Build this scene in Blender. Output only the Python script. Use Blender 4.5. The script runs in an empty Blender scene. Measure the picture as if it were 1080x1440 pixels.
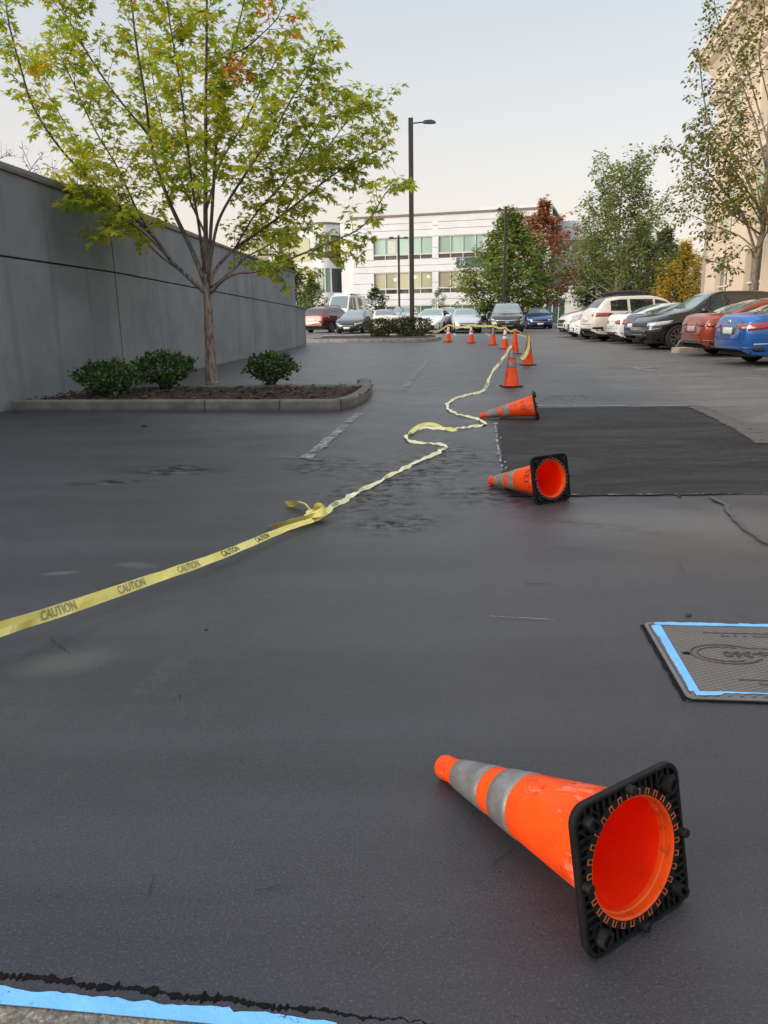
import bpy, bmesh, math, random
from mathutils import Vector, Matrix, noise as mnoise
from mathutils.bvhtree import BVHTree
R = math.radians
random.seed(7)
S = bpy.context.scene
COL = S.collection
# ------------------------------------------------------------------ camera model (metres, camera over the origin looking along +Y)
F = 1080.0; CAMH = 1.25; ROLL = .017; TH = math.atan((720 - 442.7) / F)
SLOPE = .0035
def ray(u, v):
    a = (u - 540) / F; b = -(v - 720) / F
    c = math.cos(ROLL); s = math.sin(ROLL)
    a2 = a*c + b*s; b2 = -a*s + b*c
    return Vector((a2, math.cos(TH) + b2*math.sin(TH), -math.sin(TH) + b2*math.cos(TH)))
def zg(y):                       # the lot rises very gently beyond 13 m
    return SLOPE * (min(max(y, 13), 130) - 13)
def G(u, v, z=0.0):              # point of the lot surface (+z) seen at a photo position
    d = ray(u, v)
    t = (z - CAMH) / d.z
    if t < 0 or d.y*t > 13:
        t = (CAMH - z + SLOPE*13) / (SLOPE*d.y - d.z)
    return Vector((d.x*t, d.y*t, CAMH + d.z*t))
def P(u, v, Y):
    d = ray(u, v); t = Y / d.y
    return Vector((d.x*t, Y, CAMH + d.z*t))

# ------------------------------------------------------------------ object helpers
def link(name, me, parent=None):
    o = bpy.data.objects.new(name, me); COL.objects.link(o)
    if parent: o.parent = parent
    return o
def tag(o, label=None, cat=None, group=None, kind=None):
    if label: o['label'] = label
    if cat: o['category'] = cat
    if group: o['group'] = group
    if kind: o['kind'] = kind
    return o
def thing(name, label, cat, loc=(0, 0, 0), rz=0, group=None, mat=None):
    o = bpy.data.objects.new(name, None); COL.objects.link(o)
    if mat is not None: o.matrix_world = mat
    else:
        o.location = loc; o.rotation_euler = (0, 0, rz)
    o.empty_display_size = .2
    return tag(o, label, cat, group)
class MB:
    def __init__(s): s.b = bmesh.new()
    def v(s, p): return s.b.verts.new(p)
    def f(s, vs):
        try: return s.b.faces.new(vs)
        except ValueError: return None
    def poly(s, pts): return s.f([s.v(p) for p in pts])
    def box(s, x0, x1, y0, y1, z0, z1, M=None):
        pts = [Vector((x, y, z)) for z in (z0, z1) for y in (y0, y1) for x in (x0, x1)]
        if M is not None: pts = [M @ p for p in pts]
        q = [s.v(p) for p in pts]
        for i in ((0,2,3,1),(4,5,7,6),(0,1,5,4),(2,6,7,3),(0,4,6,2),(1,3,7,5)): s.f([q[k] for k in i])
        return s
    def rings(s, rings, closed=True, caps=True):
        vr = [[s.v(p) for p in r] for r in rings]
        n = len(vr[0])
        for a, b in zip(vr, vr[1:]):
            for i in range(n if closed else n-1):
                j = (i+1) % n
                s.f([a[i], a[j], b[j], b[i]])
        if caps and closed:
            s.f(vr[0][::-1]); s.f(vr[-1])
        return vr
    def tube(s, pts, rad, n=8, caps=True):
        pts = [Vector(p) for p in pts]
        if not hasattr(rad, '__len__'): rad = [rad]*len(pts)
        rings = []; up = None
        for i, p in enumerate(pts):
            t = (pts[min(i+1, len(pts)-1)] - pts[max(i-1, 0)]).normalized()
            if up is None:
                up = Vector((0, 0, 1)) if abs(t.z) < .9 else Vector((1, 0, 0))
            x = t.cross(up).normalized(); up = x.cross(t).normalized()
            rings.append([p + (x*math.cos(2*math.pi*k/n) + up*math.sin(2*math.pi*k/n))*rad[i] for k in range(n)])
        s.rings(rings, True, caps); return s
    def lathe(s, prof, n=32, M=None, caps=False):
        rings = []
        for r, z in prof:
            ring = [Vector((r*math.cos(2*math.pi*k/n), r*math.sin(2*math.pi*k/n), z)) for k in range(n)]
            if M is not None: ring = [M @ p for p in ring]
            rings.append(ring)
        s.rings(rings, True, caps); return s
    def prism(s, pts, z0, z1):
        a = [s.v((p[0], p[1], z0)) for p in pts]; b = [s.v((p[0], p[1], z1)) for p in pts]
        n = len(pts)
        for i in range(n): s.f([a[i], a[(i+1) % n], b[(i+1) % n], b[i]])
        s.f(a[::-1]); s.f(b); return s
    def build(s, name, mat, parent=None, smooth=None, bevel=0, recalc=True):
        if recalc: bmesh.ops.recalc_face_normals(s.b, faces=s.b.faces)
        me = bpy.data.meshes.new(name); s.b.to_mesh(me); s.b.free()
        if mat is not None: me.materials.append(mat)
        o = link(name, me, parent)
        if smooth is not None:
            for p in me.polygons: p.use_smooth = True
            if smooth < 180:
                me.set_sharp_from_angle(angle=R(smooth))
        if bevel:
            m = o.modifiers.new('b', 'BEVEL'); m.width = bevel; m.segments = 2; m.limit_method = 'ANGLE'
        return o

# ------------------------------------------------------------------ materials
class NT:
    def __init__(s, name):
        s.m = bpy.data.materials.new(name); s.m.use_nodes = True
        s.t = s.m.node_tree; s.b = s.t.nodes['Principled BSDF']; s.out = s.t.nodes['Material Output']
        s.tc = None
    def n(s, typ, **kw):
        nd = s.t.nodes.new(typ)
        for k, v in kw.items(): setattr(nd, k, v)
        return nd
    def put(s, sock, v):
        if isinstance(v, bpy.types.NodeSocket): s.t.links.new(v, sock)
        elif v is not None: sock.default_value = v
    def obj(s):
        if s.tc is None: s.tc = s.n('ShaderNodeTexCoord')
        return s.tc.outputs['Object']
    def scaled(s, vec, sc):
        m = s.n('ShaderNodeMapping'); s.put(m.inputs['Vector'], vec); m.inputs['Scale'].default_value = sc
        return m.outputs[0]
    def noise(s, scale, detail=3, rough=.55, vec=None, dist=0):
        nd = s.n('ShaderNodeTexNoise'); s.put(nd.inputs['Vector'], vec if vec is not None else s.obj())
        nd.inputs['Scale'].default_value = scale; nd.inputs['Detail'].default_value = detail
        nd.inputs['Roughness'].default_value = rough; nd.inputs['Distortion'].default_value = dist
        return nd.outputs['Fac']
    def voro(s, scale, vec=None, feature='F1', out='Distance'):
        nd = s.n('ShaderNodeTexVoronoi', feature=feature); s.put(nd.inputs['Vector'], vec if vec is not None else s.obj())
        nd.inputs['Scale'].default_value = scale
        return nd.outputs[out]
    def math(s, op, a, b=None, c=None, clamp=False):
        nd = s.n('ShaderNodeMath', operation=op, use_clamp=clamp)
        for i, v in enumerate((a, b, c)):
            if v is not None: s.put(nd.inputs[i], v)
        return nd.outputs[0]
    def rng(s, v, a, b, c=0., d=1., smooth=True):
        nd = s.n('ShaderNodeMapRange', interpolation_type='SMOOTHSTEP' if smooth else 'LINEAR')
        s.put(nd.inputs['Value'], v)
        for k, x in (('From Min', a), ('From Max', b), ('To Min', c), ('To Max', d)): nd.inputs[k].default_value = x
        return nd.outputs[0]
    def mix(s, fac, a, b, typ='MIX'):
        nd = s.n('ShaderNodeMix', data_type='RGBA', blend_type=typ)
        s.put(nd.inputs['Factor'], fac)
        for i, v in ((6, a), (7, b)):
            if isinstance(v, bpy.types.NodeSocket): s.t.links.new(v, nd.inputs[i])
            else: nd.inputs[i].default_value = (*v, 1) if len(v) == 3 else v
        return nd.outputs[2]
    def xyz(s, vec=None):
        nd = s.n('ShaderNodeSeparateXYZ'); s.put(nd.inputs[0], vec if vec is not None else s.obj())
        return nd.outputs
    def bump(s, h, strength=.3, dist=.01, prev=None):
        nd = s.n('ShaderNodeBump'); s.put(nd.inputs['Height'], h)
        nd.inputs['Strength'].default_value = strength; nd.inputs['Distance'].default_value = dist
        if prev is not None: s.put(nd.inputs['Normal'], prev)
        s.t.links.new(nd.outputs[0], s.b.inputs['Normal']); return nd.outputs[0]
    def set(s, **kw):
        for k, v in kw.items():
            k = k.replace('_', ' ')
            sock = s.b.inputs[k]
            if isinstance(v, (tuple, list)) and len(v) == 3: v = (*v, 1)
            s.put(sock, v)
        return s
def simple(name, col, rough=.6, metal=0., var=.12, scale=8., bump=0., bscale=60., spec=.5, coat=0.):
    t = NT(name)
    f = t.noise(scale, 4)
    lo = tuple(c*(1-var) for c in col); hi = tuple(min(1, c*(1+var)) for c in col)
    t.set(Base_Color=t.mix(t.rng(f, .3, .7), lo, hi), Roughness=rough, Metallic=metal)
    t.b.inputs['Specular IOR Level'].default_value = spec
    if coat: t.b.inputs['Coat Weight'].default_value = coat; t.b.inputs['Coat Roughness'].default_value = .04
    if bump: t.bump(t.noise(bscale, 3), bump, .01)
    return t.m
M = {}
M['concrete'] = simple('concrete', (.24, .225, .205), .85, var=.25, scale=5, bump=.35, bscale=90)
M['metal_dark'] = simple('dark bronze pole paint', (.035, .03, .028), .45, .2)
M['steel'] = simple('grey metal', (.25, .25, .26), .4, .8)
M['rubber'] = simple('black rubber', (.006, .006, .0063), .6, var=.4, scale=25, bump=.15, bscale=120, spec=.25)
M['tyre'] = simple('tyre rubber', (.02, .02, .021), .75)
M['rim'] = simple('alloy rim', (.42, .42, .44), .3, .9)
M['rim_dark'] = simple('dark rim gaps', (.03, .03, .03), .6)
M['under'] = simple('black underbody', (.008, .008, .008), .9)
M['plastic'] = simple('black bumper plastic', (.03, .03, .032), .55)
M['chrome'] = simple('chrome trim', (.6, .6, .6), .12, 1.)
M['plate'] = simple('white licence plate', (.68, .68, .66), .4)
M['headlamp'] = simple('clear headlamp lens', (.55, .56, .57), .08, .3, spec=.8)
M['redlamp'] = simple('red tail lamp lens', (.32, .012, .012), .12, spec=.8, coat=.8)
def carglass(name, col):
    t = NT(name); t.set(Base_Color=col, Roughness=.03, Metallic=0.)
    t.b.inputs['Specular IOR Level'].default_value = .9
    t.b.inputs['Coat Weight'].default_value = .6; t.b.inputs['Coat Roughness'].default_value = .02
    return t.m
M['glass'] = carglass('tinted car glass', (.012, .015, .016))
M['glass_sky'] = carglass('windscreen glass', (.13, .18, .18))  # pale teal base: the sky's reflection is put into the colour
def paint(name, col, metal=.15, rough=.32):
    return simple(name, col, rough, metal, var=.03, scale=2, coat=1.)
SKY_AIR, SKY_DUST, SKY_OZ, SKY_STR, VEIL_STR, SUN_E, EXPO = 1.0, 4.0, 1.0, .05, .95, 1.7, 0.68
# ------------------------------------------------------------------ asphalt lot
def ellipse_mask(t, x, y, cx, cy, rx, ry, rot, nz, soft=.5):
    c, s = math.cos(rot), math.sin(rot)
    dx = t.math('SUBTRACT', x, cx); dy = t.math('SUBTRACT', y, cy)
    a = t.math('DIVIDE', t.math('ADD', t.math('MULTIPLY', dx, c), t.math('MULTIPLY', dy, s)), rx)
    b = t.math('DIVIDE', t.math('SUBTRACT', t.math('MULTIPLY', dy, c), t.math('MULTIPLY', dx, s)), ry)
    d = t.math('SQRT', t.math('ADD', t.math('MULTIPLY', a, a), t.math('MULTIPLY', b, b)))
    d = t.math('ADD', d, nz)
    return t.rng(d, 1 - soft, 1 + soft*.4, 1, 0)
def asphalt():
    t = NT('sealed and worn asphalt')
    o = t.obj(); x, y, z = t.xyz()
    big = t.math('SUBTRACT', t.noise(.7, 5, .6), .5); mid = t.math('SUBTRACT', t.noise(2.6, 5, .65), .5)
    fine = t.noise(160, 4, .7); grit = t.noise(10, 7, .8, vec=t.scaled(o, (.8, 1.15, 1)))
    warp = t.math('MULTIPLY', mid, 1.3)
    streak = t.noise(1.0, 4, .6, vec=t.scaled(o, (.35, 2.2, 1)))
    # old lane on the right: its edge runs along the lot (x about 4 m) and it covers the far end too
    edge = t.math('ADD', t.math('SUBTRACT', x, 3.75), t.math('MULTIPLY', big, 2.6))
    edge = t.math('SUBTRACT', edge, t.math('MULTIPLY', t.math('MAXIMUM', t.math('SUBTRACT', y, 20), 0), .045))
    old = t.rng(edge, -.5, 1.3)
    far = t.rng(t.math('ADD', y, t.math('MULTIPLY', big, 6)), 36, 44)
    old = t.math('MAXIMUM', old, far)
    near = t.rng(y, 5.0, 7.5)
    old = t.math('MULTIPLY', old, t.math('ADD', t.math('MULTIPLY', near, .75), .25))
    seal = t.mix(t.rng(streak, .3, .72), (.024, .0237, .030), (.040, .0405, .049))
    seal = t.mix(t.math('MULTIPLY', t.rng(t.noise(.28, 4, .6), .45, .7), .45), seal, (.048, .047, .049))
    oldc = t.mix(t.rng(streak, .25, .75), (.10, .094, .088), (.165, .155, .143))
    oldc = t.mix(t.math('MULTIPLY', t.rng(t.noise(3.2, 6, .8, vec=t.scaled(o, (.5, 1.5, 1)), dist=.7), .52, .62), .8), oldc, (.07, .067, .064)); oldc = t.mix(t.math('MULTIPLY', t.rng(t.noise(1.4, 6, .75, dist=1.), .58, .66), .7), oldc, (.2, .188, .17)); oldc = t.mix(t.math('MULTIPLY', t.rng(t.voro(.8), .16, .05), .6), oldc, (.05, .048, .047))
    col = t.mix(old, seal, oldc)
    # damp-looking darker and dusty lighter drifts in the coat
    dr = t.noise(.85, 6, .7, dist=.9)
    col = t.mix(t.math('MULTIPLY', t.rng(dr, .56, .66), .45), col, (.018, .018, .022))
    col = t.mix(t.math('MULTIPLY', t.rng(dr, .43, .34), .35), col, (.060, .060, .066))
    # worn, gritty places where the coat was rubbed or broken up
    g = None
    for (u, v, rx, ry, ro) in ((575, 665, .55, 1.3, -.3), (520, 700, .45, .7, .2), (640, 640, .5, 1.2, 0), (560, 735, .35, .3, 0), (700, 700, .45, .35, 0),
                               (790, 560, .9, .8, 0), (250, 660, .5, .35, 0), (160, 678, .45, .12, .1), (740, 690, .9, .35, .1), (455, 655, .4, .5, 0)):
        p = G(u, v)
        e = ellipse_mask(t, x, y, p.x, p.y, rx, ry, ro, warp, .8)
        g = e if g is None else t.math('MAXIMUM', g, e)
    col = t.mix(t.math('MULTIPLY', g, t.rng(grit, .50, .57)), col, (.008, .008, .009))
    col = t.mix(t.math('MULTIPLY', g, t.rng(grit, .46, .38)), col, (.085, .087, .095))
    # grey scuffed and brownish dusty places under the patch
    for (u, v, rx, ry, ro, c, k) in ((900, 735, .75, .5, 0, (.092, .091, .088), .75), (960, 765, .55, .28, 0, (.058, .05, .043), .8), (940, 800, .5, .16, 0, (.055, .047, .042), .75),
                                     (1050, 740, .5, .5, 0, (.1, .098, .094), .6), (1060, 690, .4, .2, 0, (.1, .085, .08), .5),
                                     (90, 930, .22, .12, .3, (.09, .087, .083), .55), (85, 806, .08, .03, .2, (.11, .11, .115), .8), (190, 795, .14, .05, -.3, (.09, .09, .095), .6),
                                     (900, 640, .01, .01, 0, (.05, .05, .05), .0), (640, 560, 1.1, .7, 0, (.085, .086, .09), .5), (400, 600, 1.4, .5, 0, (.078, .08, .088), .5)):
        p = G(u, v)
        e = ellipse_mask(t, x, y, p.x, p.y, rx, ry, ro, warp, .7)
        col = t.mix(t.math('MULTIPLY', e, k), col, c)
    p = G(800, 735)
    e = ellipse_mask(t, x, y, p.x, p.y, .75, .1, -.55, warp, .9)
    col = t.mix(t.math('MULTIPLY', e, t.rng(grit, .42, .62)), col, (.018, .018, .02))
    # fine speckle of the stone
    col = t.mix(t.rng(fine, .53, .68), col, t.mix(.6, col, (.11, .11, .115))); col = t.mix(t.rng(t.noise(120, 4, .75), .44, .36), col, t.mix(.6, col, (.004, .004, .005)))
    sp = t.voro(55); spm = t.math('MULTIPLY', t.rng(sp, .07, .035), t.rng(t.noise(3.1, 2), .56, .66))
    col = t.mix(t.math('MULTIPLY', spm, .55), col, (.19, .185, .18))
    rough = t.math('ADD', t.math('MULTIPLY', t.noise(2.2, 6, .75, dist=.6), .22), .30)
    rough = t.math('ADD', rough, t.math('MULTIPLY', old, .18))
    t.set(Base_Color=col, Roughness=rough)
    t.put(t.b.inputs['Specular IOR Level'], t.math('SUBTRACT', .44, t.math('MULTIPLY', t.math('MULTIPLY', g, t.rng(grit, .44, .58)), .42)))
    h = t.math('ADD', t.math('MULTIPLY', t.noise(420, 4, .8), .7), t.math('MULTIPLY', t.voro(300), .5))
    b1 = t.bump(h, .6, .003)
    dents = t.math('SUBTRACT', t.rng(t.noise(14, 4, .7), .6, .75), t.math('MULTIPLY', t.rng(t.voro(24), .16, .05), .8))
    b2 = t.bump(t.math('ADD', dents, t.math('MULTIPLY', g, t.math('MULTIPLY', grit, 3))), .3, .006, prev=b1)
    return t.m
M['asphalt'] = asphalt()
b = MB()
ys = [-60, -3, 13, 130, 900]; xs = [-900, 900]
vr = [[b.v((x, y, zg(y))) for x in xs] for y in ys]
for a, c in zip(vr, vr[1:]): b.f([a[0], a[1], c[1], c[0]])
tag(b.build('asphalt_lot', M['asphalt']), kind='structure')

def sheet(name, pts, z, mat, sub=.12, jit=.01, seed=1):
    """a flat sheet on the lot with a slightly ragged outline"""
    rnd = random.Random(seed); out = []
    n = len(pts)
    for i in range(n):
        a, c = Vector(pts[i][:2]), Vector(pts[(i+1) % n][:2])
        k = max(1, int((c-a).length/sub))
        nrm = Vector((-(c-a).y, (c-a).x)).normalized()
        for j in range(k):
            out.append(a + (c-a)*(j/k) + nrm*rnd.uniform(-jit, jit))
    b = MB(); b.poly([(p.x, p.y, zg(p.y) + z) for p in out])
    bmesh.ops.triangulate(b.b, faces=b.b.faces)
    o = b.build(name, mat)
    return tag(o, kind='structure')
def patchmat():
    t = NT('dark patch asphalt'); o = t.obj()
    f = t.noise(1.1, 7, .8, vec=t.scaled(o, (.6, 1.6, 1)), dist=1.2)
    c = t.mix(t.rng(f, .40, .62), (.009, .009, .0095), (.032, .0315, .031))
    c = t.mix(t.rng(t.noise(14, 6, .8), .54, .62), c, (.007, .007, .007)); c = t.mix(t.rng(t.noise(11, 6, .8), .6, .68), c, (.055, .055, .055))
    t.set(Base_Color=c, Roughness=.62)
    t.b.inputs['Specular IOR Level'].default_value = .18
    t.bump(t.math('ADD', t.noise(80, 5, .75), t.voro(110)), .55, .008)
    return t.m
M['patch'] = patchmat()
pp = [G(u, v) for u, v in ((708, 574), (845, 573), (975, 572), (1010, 588), (1045, 608), (1085, 629), (1150, 660), (1150, 695), (1080, 695), (940, 697), (715, 699), (705, 640), (699, 600))]
sheet('asphalt_patch', pp, .006, M['patch'], jit=.012, seed=3)

def wornpaint(name, col, cover, scale=22, gaps=True):
    t = NT(name)
    m = t.rng(t.noise(scale, 5, .75), cover+.07, cover-.07)
    if gaps: m = t.math('MULTIPLY', m, t.rng(t.noise(3, 3), .7, .45))
    t.set(Base_Color=t.mix(t.noise(30, 3), tuple(c*.75 for c in col), col), Roughness=.8, Alpha=m)
    return t.m
M['paint_worn'] = wornpaint('worn white marking', (.28, .28, .285), .55)
M['paint_faint'] = wornpaint('faint white marking', (.22, .22, .225), .47)
M['paint_white'] = wornpaint('white stall marking', (.62, .62, .6), .63)
M['crust'] = wornpaint('pale seam crust', (.33, .33, .34), .56, 30)
M['crust_brown'] = wornpaint('dusty patch edge', (.092, .085, .077), .62, 9, False)
M['seam'] = wornpaint('dark open seam', (.008, .008, .009), .6, 14)
def strip(name, pts, w, mat, z=.009, jit=.012, seed=2, closed=False):
    rnd = random.Random(seed); L = []
    pts = [Vector(p[:2]) for p in pts]; dense = []
    for a, c in zip(pts, pts[1:]):
        k = max(1, int((c-a).length/.06))
        dense += [a + (c-a)*(j/k) for j in range(k)]
    dense.append(pts[-1])
    b = MB(); prev = None
    for i, p in enumerate(dense):
        d = (dense[min(i+1, len(dense)-1)] - dense[max(i-1, 0)]).normalized(); n = Vector((-d.y, d.x))
        ww = w*rnd.uniform(.75, 1.2)/2; s = n*rnd.uniform(-jit, jit)
        a = b.v((*(p+s+n*ww), zg(p.y)+z)); c = b.v((*(p+s-n*ww), zg(p.y)+z))
        if prev: b.f([prev[0], prev[1], c, a])
        prev = (a, c)
    return tag(b.build(name, mat), kind='structure')
def gs(*uv): return [G(*p) for p in uv]
strip('parking_line', gs((432, 645), (505, 582)), .11, M['paint_worn'], seed=5)
strip('parking_line', gs((388, 643), (446, 647)), .05, M['paint_faint'], seed=6)
strip('parking_line', gs((568, 549), (600, 508)), .12, M['paint_worn'], seed=7)
strip('parking_line', gs((524, 549), (570, 550)), .1, M['paint_faint'], seed=8)
strip('parking_line', gs((418, 497), (450, 490)), .12, M['paint_faint'], seed=9)
strip('parking_line', gs((440, 491), (560, 490)), .1, M['paint_faint'], seed=9)
strip('parking_line', gs((590, 511), (640, 508)), .1, M['paint_faint'], seed=10)
strip('patch_edge_line', gs((722, 571.5), (975, 571)), .06, M['paint_worn'], z=.012, jit=.006)
strip('patch_edge_crust', gs((975, 571), (1010, 585), (1050, 606), (1082, 625)), .24, M['crust_brown'], z=.012, jit=.006, seed=4)
strip('patch_seam', gs((697, 596), (704, 640), (709, 664)), .045, M['crust'], z=.013, seed=11)
strip('patch_seam', gs((699, 598), (706, 640), (712, 690)), .03, M['seam'], z=.017, seed=12)
strip('patch_seam', gs((800, 697.5), (900, 697), (1080, 696), (1150, 695)), .03, M['paint_faint'], z=.012, jit=.005, seed=13)
strip('patch_seam', gs((800, 695.5), (870, 696), (1040, 695)), .02, M['seam'], z=.016, jit=.005, seed=14)
strip('asphalt_crack', gs((1002, 700), (1020, 712), (1030, 728), (1048, 745), (1075, 765), (1110, 780)), .03, M['crust_brown'], z=.012, seed=15)
strip('asphalt_crack', gs((955, 800), (962, 806)), .01, M['seam'], z=.012, jit=.002, seed=16)
strip('asphalt_crack', gs((70, 898), (100, 921)), .004, M['seam'], z=.006, jit=.002, seed=17)
strip('asphalt_crack', gs((735, 822), (775, 822)), .006, M['seam'], z=.006, jit=.002, seed=18)
strip('asphalt_crack', gs((690, 868), (780, 873)), .005, M['crust'], z=.006, jit=.001, seed=19)
rc = random.Random(77)
for i in range(9):                                # hairline cracks and drag marks in the coat
    p = G(rc.uniform(60, 1060), rc.choice((rc.uniform(760, 900), rc.uniform(900, 1320)))); a = rc.uniform(-.5, .5) + rc.choice((0, 0, 1.2)); L_ = rc.uniform(.03, .09)
    q = [p]
    for k in range(4): a += rc.uniform(-.25, .25); q.append(q[-1] + Vector((math.cos(a), math.sin(a), 0))*L_/4)
    strip('asphalt_crack', q, rc.uniform(.002, .004), M['seam'], z=.005, jit=.001, seed=100+i)
# faint arrow on the old lane and the stall lines on the right
b = MB()
ar = gs((866, 520), (902, 515), (935, 516.5), (905, 518.5), (925, 522.5), (905, 521.5), (890, 518.5))
b.poly([(p.x, p.y, zg(p.y)+.008) for p in ar]); bmesh.ops.triangulate(b.b, faces=b.b.faces)
tag(b.build('arrow_marking', M['paint_worn']), kind='structure')
for (u0, v0, L) in ((1003, 505.5, 4.6), (1058, 520, 4.6), (893, 481.5, 4.6), (836, 473, 4.6), (958, 494, 2.5)):
    p = G(u0, v0); strip('stall_line', [p, p + Vector((L, .3, 0))], .1, M['paint_white'], seed=int(u0))
for (u0, v0) in ((640, 472), (690, 473), (740, 474)):
    p = G(u0, v0); strip('stall_line', [p, p + Vector((.4, 5, 0))], .1, M['paint_white'], seed=int(u0))

# concrete apron at the bottom left with masking tape along its edge
a0, a1 = G(-160, 1392), G(640, 1470)
dr = (a1-a0).normalized(); nr = Vector((-dr.y, dr.x, 0))
b = MB()
e0, e1 = G(-200, 1383), G(700, 1483)
back = -nr*1.6
b.prism([(e0.x, e0.y), (e1.x, e1.y), (e1+back)[:2], (e0+back)[:2]], -.05, .010)
t = NT('exposed aggregate concrete')
c = t.mix(t.rng(t.noise(70, 4, .7), .35, .65), (.12, .105, .085), (.34, .31, .26)); c = t.mix(t.rng(t.voro(110), .2, .5), c, t.mix(.5, c, (.06, .055, .05)))
t.set(Base_Color=c, Roughness=.9); t.bump(t.noise(90, 4, .7), .6, .006); M['aggregate'] = t.m
tag(b.build('concrete_apron', M['aggregate']), kind='structure')
def tapemat():
    t = NT('blue masking tape')
    c = t.mix(t.noise(9, 4), (.09, .33, .74), (.22, .55, .90))
    c = t.mix(t.rng(t.noise(30, 6, .85), .61, .68), c, (.03, .035, .04))
    t.set(Base_Color=c, Roughness=.55); t.bump(t.noise(45, 5, .7), .6, .006)
    return t.m
M['bluetape'] = tapemat()
def tape_strip(name, label, A, B, w, z, side_rag=.008, seed=1, parent=None, group=None, step=.012):
    """masking tape from A to B, straight on one side and torn or painted over on the other"""
    rnd = random.Random(seed); A = Vector(A[:2]); B = Vector(B[:2]); d = (B-A); L = d.length; d.normalize(); n = Vector((-d.y, d.x))
    k = int(L/step); b = MB(); lo = []; hi = []
    rag = 0
    for i in range(k+1):
        p = A + d*(L*i/k)
        rag += rnd.uniform(-.45, .45)*side_rag
        if rnd.random() < .06: rag = rnd.uniform(-1, 1)*side_rag
        rag = max(-1.3*side_rag, min(1.3*side_rag, rag))
        lo.append(p); hi.append(p + n*(w + rag + mnoise.noise((p.x*6, p.y*6, seed))*w*.15))
    for zz in (z,):
        vl = [b.v((*p, zz + .0015*mnoise.noise((p.x*12, p.y*12, 2)))) for p in lo]; vh = [b.v((*p, zz + .0015*mnoise.noise((p.x*12, p.y*12, 5)))) for p in hi]
        for i in range(k): b.f([vl[i], vl[i+1], vh[i+1], vh[i]])
    o = b.build(name, M['bluetape'], parent)
    m = o.modifiers.new('s', 'SOLIDIFY'); m.thickness = .0012; m.offset = 1
    if label: tag(o, label, 'tape', group)
    return o
A = G(-150, 1397, .014); B = G(470, 1456, .014)
tape_strip('masking_tape', 'long blue masking tape strip along the concrete edge, bottom left corner', A, B, .027, .0135, .007, 3)
# lumpy black bead of sealer between the coat and the apron
b = MB(); rnd = random.Random(8); rings = []
for i in range(420):
    f = i/419; c = G(-150 + 800*f, 1353 + 92*f + 2*math.sin(f*40))
    r = max(.0012, .0042 + .005*mnoise.noise((f*45, 1, 2)) + .006*mnoise.noise((f*170, 3, 2)))*(1.0 if f < .6 else max(.2, 1-(f-.6)*2.4))
    wv = nr*(.010*mnoise.noise((f*60, 7, 2)) + .004*mnoise.noise((f*200, 2, 2)))
    rings.append([c + nr*r*1.5*math.cos(a) + wv*.6 + Vector((0, 0, max(-.002, r*.7*math.sin(a)))) for a in [k*math.pi/5 for k in range(6)]])
b.rings(rings, closed=False)
M['bead'] = simple('wet black sealer', (.003, .003, .003), .7, bump=.4, bscale=120, spec=.15)
tag(b.build('sealer_bead', M['bead'], smooth=180), kind='structure')

# ------------------------------------------------------------------ utility cover
c0 = G(910, 879); c1 = G(968, 984)
ex = (G(1078, 883) - G(912, 880)).normalized(); ey = (c0 - c1).normalized()
W_, D_ = 1.05, (c0-c1).length
Mx = Matrix(((ex.x, ey.x, 0, c1.x), (ex.y, ey.y, 0, c1.y), (0, 0, 1, 0), (0, 0, 0, 1)))
uc = thing('utility_cover', 'rectangular grey ribbed utility cover edged with blue tape in the asphalt', 'utility cover', mat=Mx)
def rrect(x0, x1, y0, y1, r, n=5):
    pts = []
    for cx, cy, a0 in ((x1-r, y0+r, -90), (x1-r, y1-r, 0), (x0+r, y1-r, 90), (x0+r, y0+r, 180)):
        for k in range(n+1):
            a = R(a0 + 90*k/n); pts.append((cx + r*math.cos(a), cy + r*math.sin(a)))
    return pts
t = NT('polymer cover'); o_ = t.obj(); X, Y, Z = t.xyz()
def wv(sx, sy):
    q = t.math('ADD', t.math('MULTIPLY', X, sx), t.math('MULTIPLY', Y, sy))
    return t.math('ABSOLUTE', t.math('SUBTRACT', t.math('FRACT', q), .5))
gv = t.math('MAXIMUM', t.rng(wv(26, 52), .40, .47), t.rng(wv(26, -52), .40, .47))
c = t.mix(t.noise(9, 4), (.115, .10, .092), (.165, .145, .135)); c = t.mix(t.math('MULTIPLY', gv, .6), c, (.045, .04, .038))
t.set(Base_Color=c, Roughness=.75); bb = t.bump(t.math('SUBTRACT', 1., gv), .9, .006); t.bump(t.noise(150, 3), .25, .003, prev=bb)
M['cover'] = t.m
b = MB(); b.prism(rrect(.010, W_-.01, .008, D_-.008, .03), -.03, .014)
b.build('lid', M['cover'], uc, bevel=.004)
b = MB()
outer = rrect(-.006, W_+.01, -.006, D_+.004, .03); inner = rrect(.007, W_-.007, .005, D_-.005, .028)
n = len(outer); q = [[b.v((*p, z)) for p in ring] for ring, z in ((outer, .005), (outer, .011), (inner, .011), (inner, -.02))]
for a, c in zip(q, q[1:]):
    for i in range(n): b.f([a[i], a[(i+1) % n], c[(i+1) % n], c[i]])
M['frame'] = simple('cover frame', (.13, .135, .14), .7, bump=.3)
b.build('frame', M['frame'], uc)
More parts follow.
